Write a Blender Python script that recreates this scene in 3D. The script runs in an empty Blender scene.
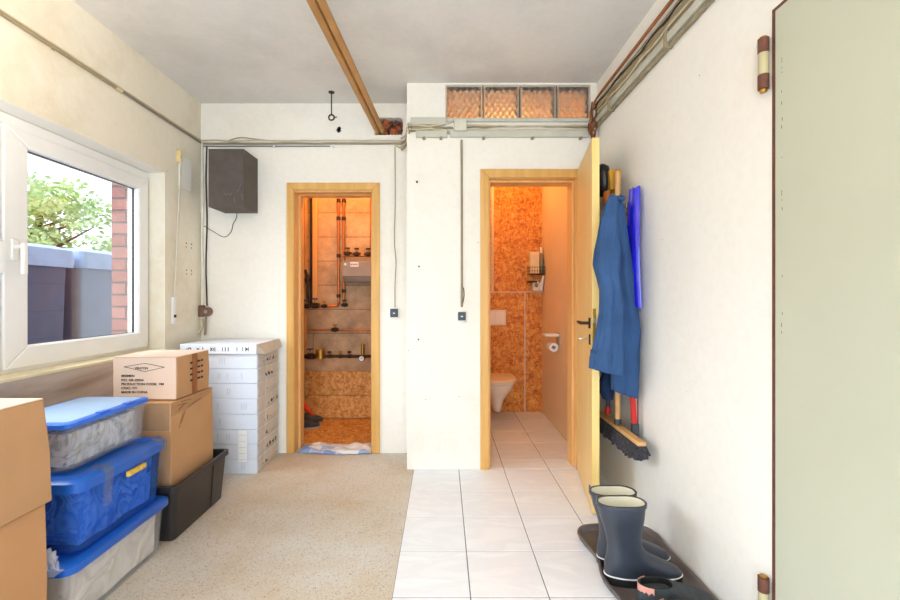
import bpy, bmesh, math, random
from mathutils import Vector, Matrix, noise
random.seed(7)
SC = bpy.context.scene
COL = SC.collection
F = 430.0; CX = 443.0; HY = 297.0; EYE = 1.23
PI = math.pi

def srgb(r, g, b):
    def f(c):
        c /= 255.0
        return c / 12.92 if c <= 0.04045 else ((c + 0.055) / 1.055) ** 2.4
    return (f(r), f(g), f(b), 1.0)

# ------------------------------------------------------------------ mesh kit
class MB:
    def __init__(s): s.v = []; s.f = []; s.m = []
    def add(s, vs, fs, mi=0):
        n = len(s.v); s.v += [tuple(p) for p in vs]
        for f in fs: s.f.append(tuple(i + n for i in f)); s.m.append(mi)
        return s
    def box(s, x0, x1, y0, y1, z0, z1, mi=0, rot=None, piv=None):
        vs = [Vector((x, y, z)) for z in (z0, z1) for y in (y0, y1) for x in (x0, x1)]
        if rot is not None:
            p = Vector(piv) if piv else Vector(((x0+x1)/2, (y0+y1)/2, (z0+z1)/2))
            vs = [rot @ (v - p) + p for v in vs]
        return s.add(vs, [(0,2,3,1),(4,5,7,6),(0,1,5,4),(2,6,7,3),(0,4,6,2),(1,3,7,5)], mi)
    def loft(s, rings, cap0=True, cap1=True, mi=0):
        n = len(rings[0]); vs = [p for r in rings for p in r]; fs = []
        for k in range(len(rings)-1):
            for i in range(n):
                j = (i+1) % n
                fs.append((k*n+i, k*n+j, (k+1)*n+j, (k+1)*n+i))
        if cap0: fs.append(tuple(reversed(range(n))))
        if cap1: fs.append(tuple((len(rings)-1)*n+i for i in range(n)))
        return s.add(vs, fs, mi)
    def tube(s, pts, r, n=10, mi=0, cap=True):
        pts = [Vector(p) for p in pts]; rings = []
        rr = r if isinstance(r, (list, tuple)) else [r]*len(pts)
        up = Vector((0,0,1)); prev = None
        for i, p in enumerate(pts):
            t = (pts[min(i+1, len(pts)-1)] - pts[max(i-1, 0)])
            if t.length < 1e-9: t = Vector((0,0,1))
            t.normalize()
            if prev is None:
                a = t.cross(up)
                if a.length < 1e-3: a = t.cross(Vector((1,0,0)))
            else:
                a = prev - t * prev.dot(t)
                if a.length < 1e-6: a = t.cross(up)
            a.normalize(); b = t.cross(a); prev = a
            rings.append([p + (a*math.cos(2*PI*k/n) + b*math.sin(2*PI*k/n))*rr[i] for k in range(n)])
        return s.loft(rings, cap, cap, mi)
    def cyl(s, p0, p1, r, n=16, mi=0): return s.tube([p0, p1], r, n, mi)
    def prism(s, poly, fn, d0, d1, mi=0):
        return s.loft([[fn(a, b, d0) for a, b in poly], [fn(a, b, d1) for a, b in poly]], True, True, mi)
    def torus(s, c, R, r, ax='y', n=20, m=8, mi=0):
        c = Vector(c); vs = []; fs = []
        for i in range(n):
            t = 2*PI*i/n
            for j in range(m):
                u = 2*PI*j/m; q = R + r*math.cos(u); w = r*math.sin(u)
                p = {'y': (q*math.cos(t), w, q*math.sin(t)), 'x': (w, q*math.cos(t), q*math.sin(t)), 'z': (q*math.cos(t), q*math.sin(t), w)}[ax]
                vs.append(c + Vector(p))
        for i in range(n):
            for j in range(m):
                a = i*m+j; b = i*m+(j+1) % m; e = ((i+1) % n)*m+j; d = ((i+1) % n)*m+(j+1) % m
                fs.append((a, b, d, e))
        return s.add(vs, fs, mi)
    def build(s, name, mats, parent=None, base=None, smooth=False, bevel=0, seg=2, sub=0, auto=None):
        """link as one mesh; vertices are given in world metres"""
        if parent is not None: org = Vector(ORG[parent.name])
        xs = [Vector(v) for v in s.v]
        if base is not None: o = Vector(base)
        elif parent is not None: o = org.copy()
        else:
            lo = Vector((min(v.x for v in xs), min(v.y for v in xs), min(v.z for v in xs)))
            hi = Vector((max(v.x for v in xs), max(v.y for v in xs), max(v.z for v in xs)))
            o = Vector(((lo.x+hi.x)/2, (lo.y+hi.y)/2, lo.z))
        me = bpy.data.meshes.new(name)
        me.from_pydata([v - o for v in xs], [], s.f)
        ms = mats if isinstance(mats, (list, tuple)) else [mats]
        for m in ms: me.materials.append(m)
        for p, mi in zip(me.polygons, s.m): p.material_index = mi
        bm = bmesh.new(); bm.from_mesh(me); bmesh.ops.recalc_face_normals(bm, faces=bm.faces)
        bm.to_mesh(me); bm.free()
        ob = bpy.data.objects.new(name, me); COL.objects.link(ob)
        if parent is not None:
            ob.parent = parent; ob.location = o - org
        else: ob.location = o
        ORG[ob.name] = tuple(o)
        if smooth or auto:
            me.polygons.foreach_set('use_smooth', [True]*len(me.polygons))
        if auto:
            me.set_sharp_from_angle(angle=math.radians(auto))
        if bevel:
            b = ob.modifiers.new('b', 'BEVEL'); b.width = bevel; b.segments = seg; b.limit_method = 'ANGLE'; b.angle_limit = math.radians(40)
            b.harden_normals = False
            me.polygons.foreach_set('use_smooth', [True]*len(me.polygons))
            me.set_sharp_from_angle(angle=math.radians(30))
        if sub:
            d = ob.modifiers.new('s', 'SUBSURF'); d.levels = sub; d.render_levels = sub
            me.polygons.foreach_set('use_smooth', [True]*len(me.polygons))
        return ob
ORG = {}
def empty(name, loc):
    o = bpy.data.objects.new(name, None); COL.objects.link(o); o.location = loc; o.empty_display_size = .05
    ORG[o.name] = tuple(loc); return o
def tag(o, label, cat, group=None, kind=None):
    o['label'] = label; o['category'] = cat
    if group: o['group'] = group
    if kind: o['kind'] = kind
    return o
def struct(o):
    o['kind'] = 'structure'; return o
def copy_tree(o, parent=None):
    c = o.copy(); COL.objects.link(c)
    if parent is not None: c.parent = parent
    for ch in list(o.children):
        copy_tree(ch, c)
    ORG[c.name] = ORG[o.name]
    return c
def text(name, body, size, mat, parent, loc, rot, align='LEFT', thick=.0004, space=1.0):
    cu = bpy.data.curves.new(name, 'FONT'); cu.body = body; cu.size = size; cu.extrude = thick; cu.align_x = align
    cu.space_line = space; cu.offset = size*.028
    cu.materials.append(mat)
    tmp = bpy.data.objects.new(name, cu); me = bpy.data.meshes.new_from_object(tmp); bpy.data.objects.remove(tmp)
    o = bpy.data.objects.new(name, me); COL.objects.link(o)
    o.parent = parent; o.location = Vector(loc) - Vector(ORG[parent.name]); o.rotation_euler = rot
    return o

# ------------------------------------------------------------------ materials
def nt(name):
    m = bpy.data.materials.new(name); m.use_nodes = True
    t = m.node_tree; b = t.nodes['Principled BSDF']
    return m, t, b
def N(t, typ, **kw):
    n = t.nodes.new(typ)
    for k, v in kw.items():
        if k in n.inputs: n.inputs[k].default_value = v
        else: setattr(n, k, v)
    return n
def ramp(t, stops):
    r = t.nodes.new('ShaderNodeValToRGB')
    el = r.color_ramp.elements
    while len(el) < len(stops): el.new(.5)
    for e, (p, c) in zip(el, stops): e.position = p; e.color = c
    return r
def coords(t, scale=(1,1,1), rot=(0,0,0), loc=(0,0,0)):
    c = N(t, 'ShaderNodeTexCoord'); mp = N(t, 'ShaderNodeMapping')
    mp.inputs['Scale'].default_value = scale; mp.inputs['Rotation'].default_value = rot; mp.inputs['Location'].default_value = loc
    t.links.new(c.outputs['Object'], mp.inputs['Vector']); return mp.outputs['Vector']
def mixc(t, fac, a, b, mode='MIX'):
    m = N(t, 'ShaderNodeMix', data_type='RGBA', blend_type=mode)
    for sock, val in ((0, fac), (6, a), (7, b)):
        if hasattr(val, 'links') or hasattr(val, 'is_linked'): t.links.new(val, m.inputs[sock])
        else: m.inputs[sock].default_value = val
    return m.outputs[2]
def simple(name, col, rough=.6, metal=0, var=.12, scale=8, bump=.0, bscale=60, spec=.5, stretch=(1,1,1), trans=0, coat=0):
    m, t, b = nt(name)
    v = coords(t, stretch)
    n = N(t, 'ShaderNodeTexNoise', Scale=scale, Detail=5.0)
    t.links.new(v, n.inputs['Vector'])
    lo = tuple(c*(1-var) for c in col[:3]) + (1,); hi = tuple(min(1, c*(1+var)) for c in col[:3]) + (1,)
    r = ramp(t, [(.3, lo), (.7, hi)]); t.links.new(n.outputs['Fac'], r.inputs['Fac'])
    t.links.new(r.outputs['Color'], b.inputs['Base Color'])
    b.inputs['Roughness'].default_value = rough; b.inputs['Metallic'].default_value = metal
    b.inputs['Specular IOR Level'].default_value = spec
    b.inputs['Coat Weight'].default_value = coat
    if trans:
        b.inputs['Transmission Weight'].default_value = trans
    if bump:
        n2 = N(t, 'ShaderNodeTexNoise', Scale=bscale, Detail=4.0); t.links.new(v, n2.inputs['Vector'])
        bp = N(t, 'ShaderNodeBump', Strength=bump, Distance=.01)
        t.links.new(n2.outputs['Fac'], bp.inputs['Height']); t.links.new(bp.outputs['Normal'], b.inputs['Normal'])
    return m
def plaster(name, base, stain, amount=.5, bump=.25):
    m, t, b = nt(name)
    v = coords(t)
    n1 = N(t, 'ShaderNodeTexNoise', Scale=1.7, Detail=7.0, Roughness=.62); t.links.new(v, n1.inputs['Vector'])
    r1 = ramp(t, [(.48, (0,0,0,1)), (.78, (amount,)*3+(1,))]); t.links.new(n1.outputs['Fac'], r1.inputs['Fac'])
    c1 = mixc(t, r1.outputs['Color'], base, stain)
    n2 = N(t, 'ShaderNodeTexNoise', Scale=28, Detail=4.0); t.links.new(v, n2.inputs['Vector'])
    r2 = ramp(t, [(.25, (.965,.965,.965,1)), (.6, (1,1,1,1))]); t.links.new(n2.outputs['Fac'], r2.inputs['Fac'])
    c2 = mixc(t, 1.0, c1, r2.outputs['Color'], 'MULTIPLY')
    # sparse small chips
    vo = N(t, 'ShaderNodeTexVoronoi', Scale=5.5); t.links.new(v, vo.inputs['Vector'])
    r3 = ramp(t, [(.018, (.7,.7,.7,1)), (.03, (0,0,0,1))]); t.links.new(vo.outputs['Distance'], r3.inputs['Fac'])
    c3 = mixc(t, r3.outputs['Color'], c2, srgb(150,130,110))
    t.links.new(c3, b.inputs['Base Color']); b.inputs['Roughness'].default_value = .85
    b.inputs['Specular IOR Level'].default_value = .25
    n4 = N(t, 'ShaderNodeTexNoise', Scale=9, Detail=9.0, Roughness=.7); t.links.new(v, n4.inputs['Vector'])
    bp = N(t, 'ShaderNodeBump', Strength=bump, Distance=.02)
    t.links.new(n4.outputs['Fac'], bp.inputs['Height']); t.links.new(bp.outputs['Normal'], b.inputs['Normal'])
    return m
def osb(name, dark, mid, light):
    m, t, b = nt(name)
    outs = []
    c0 = N(t, 'ShaderNodeTexCoord'); wn = N(t, 'ShaderNodeTexNoise', Scale=9.0, Detail=2.0); t.links.new(c0.outputs['Object'], wn.inputs['Vector'])
    wv = N(t, 'ShaderNodeVectorMath', operation='MULTIPLY_ADD'); t.links.new(wn.outputs['Color'], wv.inputs[0]); wv.inputs[1].default_value = (.10,.10,.10); t.links.new(c0.outputs['Object'], wv.inputs[2])
    for k, (sc, rot) in enumerate([((24,24,90),(0,.5,.5)), ((24,85,24),(.2,.6,.8)), ((85,22,26),(.9,-.6,.3))]):
        mp = N(t, 'ShaderNodeMapping'); mp.inputs['Scale'].default_value = sc; mp.inputs['Rotation'].default_value = rot
        t.links.new(wv.outputs[0], mp.inputs['Vector']); v = mp.outputs['Vector']
        vo = N(t, 'ShaderNodeTexVoronoi', Scale=1.0, Randomness=1.0); t.links.new(v, vo.inputs['Vector'])
        sp = N(t, 'ShaderNodeSeparateColor'); t.links.new(vo.outputs['Color'], sp.inputs['Color']); outs.append(sp.outputs[0])
    a = mixc(t, .5, outs[0], outs[1]); a2 = mixc(t, .4, a, outs[2])
    r = ramp(t, [(.12, dark), (.45, mid), (.85, light)])
    t.links.new(a2, r.inputs['Fac'])
    t.links.new(r.outputs['Color'], b.inputs['Base Color']); b.inputs['Roughness'].default_value = .6
    bp = N(t, 'ShaderNodeBump', Strength=.3, Distance=.004)
    t.links.new(a2, bp.inputs['Height']); t.links.new(bp.outputs['Normal'], b.inputs['Normal'])
    return m
def wood(name, a, c, sc=(40,40,2.2), rough=.45):
    m, t, b = nt(name)
    v = coords(t, sc)
    n = N(t, 'ShaderNodeTexNoise', Scale=1.0, Detail=6.0, Distortion=.4); t.links.new(v, n.inputs['Vector'])
    r = ramp(t, [(.3, a), (.7, c)]); t.links.new(n.outputs['Fac'], r.inputs['Fac'])
    t.links.new(r.outputs['Color'], b.inputs['Base Color']); b.inputs['Roughness'].default_value = rough
    return m
def brickmat(name, c1, c2, mortar, w, h, ms, off=(0,0,0), rough=.85, var=.5):
    m, t, b = nt(name)
    c = N(t, 'ShaderNodeTexCoord'); sp = N(t, 'ShaderNodeSeparateXYZ'); t.links.new(c.outputs['Object'], sp.inputs[0])
    ad = N(t, 'ShaderNodeMath', operation='ADD'); t.links.new(sp.outputs[0], ad.inputs[0]); t.links.new(sp.outputs[1], ad.inputs[1])
    cb = N(t, 'ShaderNodeCombineXYZ'); t.links.new(ad.outputs[0], cb.inputs[0]); t.links.new(sp.outputs[2], cb.inputs[1])
    mp = N(t, 'ShaderNodeMapping'); mp.inputs['Location'].default_value = off; t.links.new(cb.outputs[0], mp.inputs['Vector'])
    br = N(t, 'ShaderNodeTexBrick', Scale=1.0)
    br.inputs['Color1'].default_value = c1; br.inputs['Color2'].default_value = c2; br.inputs['Mortar'].default_value = mortar
    br.inputs['Brick Width'].default_value = w; br.inputs['Row Height'].default_value = h; br.inputs['Mortar Size'].default_value = ms
    br.inputs['Mortar Smooth'].default_value = .3
    t.links.new(mp.outputs[0], br.inputs['Vector'])
    n = N(t, 'ShaderNodeTexNoise', Scale=5, Detail=8.0, Roughness=.7); t.links.new(c.outputs['Object'], n.inputs['Vector'])
    r = ramp(t, [(.3, (1-var,)*3+(1,)), (.65, (1,1,1,1))]); t.links.new(n.outputs['Fac'], r.inputs['Fac'])
    o = mixc(t, 1.0, br.outputs['Color'], r.outputs['Color'], 'MULTIPLY')
    t.links.new(o, b.inputs['Base Color']); b.inputs['Roughness'].default_value = rough
    bp = N(t, 'ShaderNodeBump', Strength=.5, Distance=.008); bp.invert = True
    t.links.new(br.outputs['Fac'], bp.inputs['Height']); t.links.new(bp.outputs['Normal'], b.inputs['Normal'])
    return m
def clear(name, col, tr=.6, rough=.15, milk=.35):
    """thin translucent plastic: mixes see-through, gloss and a milky body"""
    m, t, b = nt(name)
    b.inputs['Base Color'].default_value = col; b.inputs['Roughness'].default_value = rough
    b.inputs['Specular IOR Level'].default_value = .6
    tp = N(t, 'ShaderNodeBsdfTransparent'); tp.inputs[0].default_value = tuple(.5+.5*c for c in col[:3])+(1,) if milk > .2 else col
    tl = N(t, 'ShaderNodeBsdfTranslucent'); tl.inputs[0].default_value = col
    m1 = N(t, 'ShaderNodeMixShader'); m1.inputs[0].default_value = milk
    t.links.new(b.outputs[0], m1.inputs[1]); t.links.new(tl.outputs[0], m1.inputs[2])
    m2 = N(t, 'ShaderNodeMixShader'); m2.inputs[0].default_value = tr
    t.links.new(m1.outputs[0], m2.inputs[1]); t.links.new(tp.outputs[0], m2.inputs[2])
    out = [n for n in t.nodes if n.type == 'OUTPUT_MATERIAL'][0]
    t.links.new(m2.outputs[0], out.inputs['Surface'])
    return m
def winglass(name):
    m, t, b = nt(name)
    tp = N(t, 'ShaderNodeBsdfTransparent'); gl = N(t, 'ShaderNodeBsdfGlossy'); gl.inputs['Roughness'].default_value = .03
    fr = N(t, 'ShaderNodeLayerWeight', Blend=.12); mx = N(t, 'ShaderNodeMixShader')
    t.links.new(fr.outputs['Facing'], mx.inputs[0]); t.links.new(tp.outputs[0], mx.inputs[1]); t.links.new(gl.outputs[0], mx.inputs[2])
    out = [n for n in t.nodes if n.type == 'OUTPUT_MATERIAL'][0]
    t.links.new(mx.outputs[0], out.inputs['Surface']); return m

WALL = plaster('wall_paint', srgb(242,238,229), srgb(220,210,190), .4, .14)
WALLR = plaster('right_wall_paint', srgb(243,240,234), srgb(232,227,218), .3, .08)
WALLL = plaster('left_wall_paint', srgb(238,231,214), srgb(205,182,142), .7, .2)
CEIL = plaster('ceiling_paint', srgb(224,221,216), srgb(190,188,183), .6, .15)
REVEAL = simple('reveal_paint', srgb(240,238,232), .7, var=.04, scale=3)
PVC = simple('white_upvc', srgb(240,240,238), .3, var=.02)
BEECH = wood('beech_casing', srgb(208,156,80), srgb(224,176,100), (30,30,2))
LEAF = wood('beech_door', srgb(228,190,122), srgb(240,208,146), (26,26,1.6))
EDGE = wood('beech_edge', srgb(232,200,120), srgb(245,215,140))
ORANGEWOOD = wood('jamb_wood', srgb(222,168,100), srgb(236,190,126))
STEELDOOR = simple('pale_green_door_paint', srgb(192,195,176), .4, var=.03, scale=2, bump=.05, bscale=8)
RUST = simple('red_brown_primer', srgb(104,62,48), .7, var=.25, scale=30)
GREYCABLE = simple('grey_cable', srgb(152,139,112), .6, var=.15, scale=10)
BEIGECABLE = simple('beige_cable', srgb(206,192,160), .6, var=.12, scale=10)
TRUNK = simple('grey_trunking', srgb(196,195,182), .55, var=.08)
BROWNCABLE = simple('brown_cable', srgb(110,60,30), .5, var=.2)
COPPER = simple('copper_pipe', srgb(190,120,65), .4, .7, var=.2, scale=12)
COPPERL = simple('lacquered_copper_tube', srgb(184,136,80), .5, .2, var=.15, scale=6, stretch=(1,1,1))
BRASS = simple('brass', srgb(180,140,60), .35, .9, var=.15)
DARKIRON = simple('dark_iron', srgb(60,45,38), .6, .5, var=.3, scale=20)
BLUEVALVE = simple('blue_valve', srgb(40,60,110), .5, var=.2)
CHROME = simple('steel', srgb(180,178,172), .3, .9, var=.05)
BLACK = simple('black_plastic', srgb(30,29,31), .4, var=.15)
DARKGREY = simple('dark_grey', srgb(62,68,76), .5, var=.08)
WHITE = simple('white_plastic', srgb(238,238,236), .4, var=.03)
INK = simple('ink', srgb(40,38,44), .7, var=.1)
PALEINK = simple('faded_ink', srgb(196,202,214), .7, var=.1)
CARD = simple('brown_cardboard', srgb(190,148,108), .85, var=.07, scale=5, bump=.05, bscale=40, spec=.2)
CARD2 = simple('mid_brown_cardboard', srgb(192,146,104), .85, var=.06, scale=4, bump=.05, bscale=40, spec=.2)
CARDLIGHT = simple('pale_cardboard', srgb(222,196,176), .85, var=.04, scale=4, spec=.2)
CARDW = simple('white_cardboard', srgb(228,232,240), .7, var=.04, scale=6, spec=.3)
CARDE = simple('grey_cardboard_edge', srgb(205,198,188), .8, var=.08, scale=9, spec=.2)
TAPE = clear('packing_tape', srgb(235,225,205), .86, .1, .3)
FILM = clear('stretch_film', srgb(246,248,252), .80, .10, .3)
BLUELID = simple('blue_lid_plastic', srgb(22,92,190), .35, var=.08, scale=3)
BLUELID2 = simple('bright_blue_lid_plastic', srgb(40,110,225), .3, var=.06, scale=3)
BLUETUB = clear('translucent_blue_plastic', srgb(110,175,245), .86, .18, .3)
CLEARTUB = clear('translucent_clear_plastic', srgb(244,246,250), .86, .18, .35)
def blotch(name, cols, scale, dist=1.2):
    m, t, b = nt(name); v = coords(t)
    n = N(t, 'ShaderNodeTexNoise', Scale=scale, Detail=3.0, Distortion=dist); t.links.new(v, n.inputs['Vector'])
    r = ramp(t, cols); t.links.new(n.outputs['Fac'], r.inputs['Fac']); t.links.new(r.outputs['Color'], b.inputs['Base Color']); b.inputs['Roughness'].default_value = .6
    bp = N(t, 'ShaderNodeBump', Strength=1.0, Distance=.03); t.links.new(n.outputs['Fac'], bp.inputs['Height']); t.links.new(bp.outputs['Normal'], b.inputs['Normal'])
    return m
CREAMSTUFF = blotch('crumpled_paper', [(.3, srgb(205,192,176)), (.5, srgb(240,232,220)), (.6, srgb(214,202,186)), (.7, srgb(244,238,228))], 6)
BLUESTUFF = blotch('blue_cloth', [(.34, srgb(60,110,190)), (.44, srgb(170,210,245)), (.52, srgb(90,150,220)), (.60, srgb(200,225,248)), (.68, srgb(70,130,205))], 9)
CRATE = simple('black_crate_plastic', srgb(42,38,38), .35, var=.1, scale=5)
SPEAKER = simple('charcoal_box', srgb(92,84,78), .75, var=.12, scale=12, bump=.1)
RUBBER = simple('navy_rubber', srgb(52,58,70), .33, var=.22, scale=9, coat=.15)
CREAM = simple('cream_lining', srgb(222,218,198), .85, var=.08)
TRAYMAT = simple('brown_black_tray', srgb(100,90,88), .4, var=.3, scale=6)
SHOE = simple('dark_grey_shoe', srgb(56,62,66), .7, var=.25, scale=30, bump=.4, bscale=220)
PINK = simple('salmon_insole', srgb(225,160,145), .8)
FUR = simple('black_lining', srgb(14,13,15), 1, var=.3, bump=.8, bscale=300)
JACKET = simple('blue_workwear', srgb(54,84,128), .85, var=.16, scale=7, bump=.15, bscale=160, spec=.2)
JACKETD = simple('dark_blue_cloth', srgb(34,50,82), .85, var=.16, scale=7, spec=.2)
ULTRA = simple('ultramarine_gloss', srgb(34,32,205), .15, var=.1, scale=4, coat=.6)
YELLOWB = simple('yellow_bristle', srgb(190,140,40), .8, var=.3, scale=60, stretch=(1,1,.1))
BRISTLE = simple('grey_black_bristle', srgb(72,70,76), .95, var=.7, scale=120, bump=1, bscale=260)
STICK = wood('broom_wood', srgb(200,150,95), srgb(222,176,120))
RED = simple('red_plastic', srgb(205,40,35), .4)
ORANGE = simple('orange_red_fabric', srgb(225,70,30), .7)
CERAMIC = simple('white_ceramic', srgb(236,226,214), .12, var=.01, coat=.5)
SEAT = simple('white_toilet_seat', srgb(240,226,208), .2, var=.01)
PANEL = simple('pale_wall_panel', srgb(232,205,170), .45, var=.05, scale=2)
STRIP = simple('pale_joint_strip', srgb(215,190,160), .6, var=.05)
LEAFG = simple('leaves', srgb(188,214,155), .6, var=.35, scale=2)
BARK = simple('bark', srgb(90,72,56), .9, var=.3)
BIN1 = simple('dark_blue_bin_plastic', srgb(42,56,96), .45, var=.1)
BIN2 = simple('blue_grey_bin_plastic', srgb(98,114,146), .45, var=.1)
BINLID = simple('pale_blue_bin_lid', srgb(140,165,205), .45, var=.1)
GROUT = simple('dark_grout', srgb(105,100,98), .9)
PAVE = simple('outdoor_paving', srgb(150,148,142), .9, var=.15, scale=12)
GREYBOX = simple('grey_meter_case', srgb(150,140,128), .5, var=.12)
OSBW = osb('osb_wall', srgb(158,80,16), srgb(208,124,36), srgb(236,172,84))
OSBD = osb('osb_boiler', srgb(176,112,44), srgb(216,152,76), srgb(238,190,118))
BRICK = brickmat('red_brick', srgb(172,124,114), srgb(156,108,100), srgb(112,98,96), .26, .083, .008, var=.3)
BLOCKW = brickmat('stained_block_wall', srgb(214,186,150), srgb(204,172,136), srgb(150,116,84), 1.7, .245, .004, off=(.35,.12,0), var=.5)
SILLW = None

def floor_mat():
    m, t, b = nt('rough_concrete_screed')
    v = coords(t)
    n1 = N(t, 'ShaderNodeTexNoise', Scale=2.2, Detail=6.0, Roughness=.6); t.links.new(v, n1.inputs['Vector'])
    r1 = ramp(t, [(.38, srgb(208,204,196)), (.56, srgb(204,194,178)), (.74, srgb(196,176,148))]); t.links.new(n1.outputs['Fac'], r1.inputs['Fac'])
    vo = N(t, 'ShaderNodeTexVoronoi', Scale=210); t.links.new(v, vo.inputs['Vector'])
    sp = N(t, 'ShaderNodeSeparateColor'); t.links.new(vo.outputs['Color'], sp.inputs['Color'])
    r2 = ramp(t, [(.0, (.5,.46,.43,1)), (.10, (.88,.87,.86,1)), (.6, (1,1,1,1)), (.9, (1.0,1.0,1.0,1)), (1.0, (.8,.76,.72,1))]); t.links.new(sp.outputs[0], r2.inputs['Fac'])
    c = mixc(t, 1.0, r1.outputs['Color'], r2.outputs['Color'], 'MULTIPLY')
    v3 = N(t, 'ShaderNodeTexVoronoi', Scale=11); t.links.new(v, v3.inputs['Vector'])
    r3 = ramp(t, [(.03, (.6,.6,.6,1)), (.06, (0,0,0,1))]); t.links.new(v3.outputs['Distance'], r3.inputs['Fac'])
    c2 = mixc(t, r3.outputs['Color'], c, srgb(120,98,78))
    t.links.new(c2, b.inputs['Base Color']); b.inputs['Roughness'].default_value = .8; b.inputs['Specular IOR Level'].default_value = .3
    bp = N(t, 'ShaderNodeBump', Strength=.25, Distance=.003)
    t.links.new(sp.outputs[0], bp.inputs['Height']); t.links.new(bp.outputs['Normal'], b.inputs['Normal'])
    return m
FLOORM = floor_mat()
def tile_mat():
    m, t, b = nt('white_tile')
    v = coords(t, (2.2,6,1), (0,0,.35))
    n = N(t, 'ShaderNodeTexNoise', Scale=1.3, Detail=5.0, Distortion=1.2); t.links.new(v, n.inputs['Vector'])
    r = ramp(t, [(.35, srgb(235,238,243)), (.5, srgb(229,232,238)), (.62, srgb(237,240,245))]); t.links.new(n.outputs['Fac'], r.inputs['Fac'])
    t.links.new(r.outputs['Color'], b.inputs['Base Color']); b.inputs['Roughness'].default_value = .28
    return m
TILE = tile_mat()
def sillpanel():
    m, t, b = nt('marbled_sill_panel')
    v = coords(t, (1,.8,3.5), (.25,0,0))
    n = N(t, 'ShaderNodeTexNoise', Scale=1.6, Detail=6.0, Distortion=.8); t.links.new(v, n.inputs['Vector'])
    r = ramp(t, [(.3, srgb(160,140,124)), (.5, srgb(204,192,182)), (.7, srgb(186,170,156))]); t.links.new(n.outputs['Fac'], r.inputs['Fac'])
    t.links.new(r.outputs['Color'], b.inputs['Base Color']); b.inputs['Roughness'].default_value = .6
    return m
SILLW = sillpanel()
def check_cloth():
    m, t, b = nt('blue_white_cloth')
    v = coords(t, (8.5,8.5,8.5), (0,0,.3))
    ch = N(t, 'ShaderNodeTexBrick', Scale=1.0)
    ch.inputs['Color1'].default_value = srgb(238,238,240); ch.inputs['Color2'].default_value = srgb(110,150,215)
    ch.inputs['Mortar'].default_value = srgb(225,228,235); ch.inputs['Mortar Size'].default_value = .02
    ch.inputs['Brick Width'].default_value = .9; ch.inputs['Row Height'].default_value = .7
    t.links.new(v, ch.inputs['Vector']); t.links.new(ch.outputs['Color'], b.inputs['Base Color']); b.inputs['Roughness'].default_value = .95
    return m
CLOTH = check_cloth()
def glassblock_mat():
    m, t, b = nt('wavy_glass_block')
    b.inputs['Base Color'].default_value = (.97,.90,.80,1); b.inputs['Transmission Weight'].default_value = .85
    b.inputs['Roughness'].default_value = .36; b.inputs['IOR'].default_value = 1.2
    v = coords(t, (1,1,1), (0,.6,0)); w = N(t, 'ShaderNodeTexWave', Scale=9.0, Distortion=1.2, Detail=1.0); w.bands_direction = 'X'
    t.links.new(v, w.inputs['Vector'])
    v2 = coords(t, (1,1,1), (0,-.6,0)); w2 = N(t, 'ShaderNodeTexWave', Scale=9.0, Distortion=1.2, Detail=1.0)
    t.links.new(v2, w2.inputs['Vector'])
    ad = N(t, 'ShaderNodeMath', operation='ADD'); t.links.new(w.outputs['Fac'], ad.inputs[0]); t.links.new(w2.outputs['Fac'], ad.inputs[1])
    bp = N(t, 'ShaderNodeBump', Strength=.7, Distance=.014); t.links.new(ad.outputs[0], bp.inputs['Height'])
    t.links.new(bp.outputs['Normal'], b.inputs['Normal'])
    return m
GBLOCK = glassblock_mat()

# ------------------------------------------------------------------ setting
WX = -1.908; RX = 1.098; AY = 3.066; BY = 3.39; CZ = 2.756; BACKY = -1.6
def gridwall(name, mat, axis, d0, d1, u0, u1, z0, z1, holes, parent=None):
    """wall slab with rectangular openings. axis 'x': slab spans x in d0..d1 and u is y; axis 'y': slab spans y in d0..d1 and u is x."""
    us = sorted(set([u0, u1] + [h[0] for h in holes] + [h[1] for h in holes]))
    zs = sorted(set([z0, z1] + [h[2] for h in holes] + [h[3] for h in holes]))
    def solid(i, j):
        if i < 0 or j < 0 or i >= len(us)-1 or j >= len(zs)-1: return False
        a = (us[i]+us[i+1])/2; c = (zs[j]+zs[j+1])/2
        return not any(h[0] < a < h[1] and h[2] < c < h[3] for h in holes)
    m = MB()
    P = (lambda d, u, z: (d, u, z)) if axis == 'x' else (lambda d, u, z: (u, d, z))
    for i in range(len(us)-1):
        for j in range(len(zs)-1):
            if not solid(i, j): continue
            a, b, c, e = us[i], us[i+1], zs[j], zs[j+1]
            for d in (d0, d1): m.add([P(d,a,c), P(d,b,c), P(d,b,e), P(d,a,e)], [(0,1,2,3)])
            if not solid(i-1, j): m.add([P(d0,a,c), P(d1,a,c), P(d1,a,e), P(d0,a,e)], [(0,1,2,3)])
            if not solid(i+1, j): m.add([P(d0,b,c), P(d1,b,c), P(d1,b,e), P(d0,b,e)], [(0,1,2,3)])
            if not solid(i, j-1): m.add([P(d0,a,c), P(d1,a,c), P(d1,b,c), P(d0,b,c)], [(0,1,2,3)])
            if not solid(i, j+1): m.add([P(d0,a,e), P(d1,a,e), P(d1,b,e), P(d0,b,e)], [(0,1,2,3)])
    o = m.build(name, mat, parent, base=None if parent else (0,0,0))
    bm = bmesh.new(); bm.from_mesh(o.data); bmesh.ops.remove_doubles(bm, verts=bm.verts, dist=1e-5); bmesh.ops.recalc_face_normals(bm, faces=bm.faces); bm.to_mesh(o.data); bm.free()
    return struct(o)

struct(MB().box(-2.05, -.2085, BACKY, 3.56, -.1, 0).build('floor_concrete', FLOORM, base=(0,0,0)))
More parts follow.
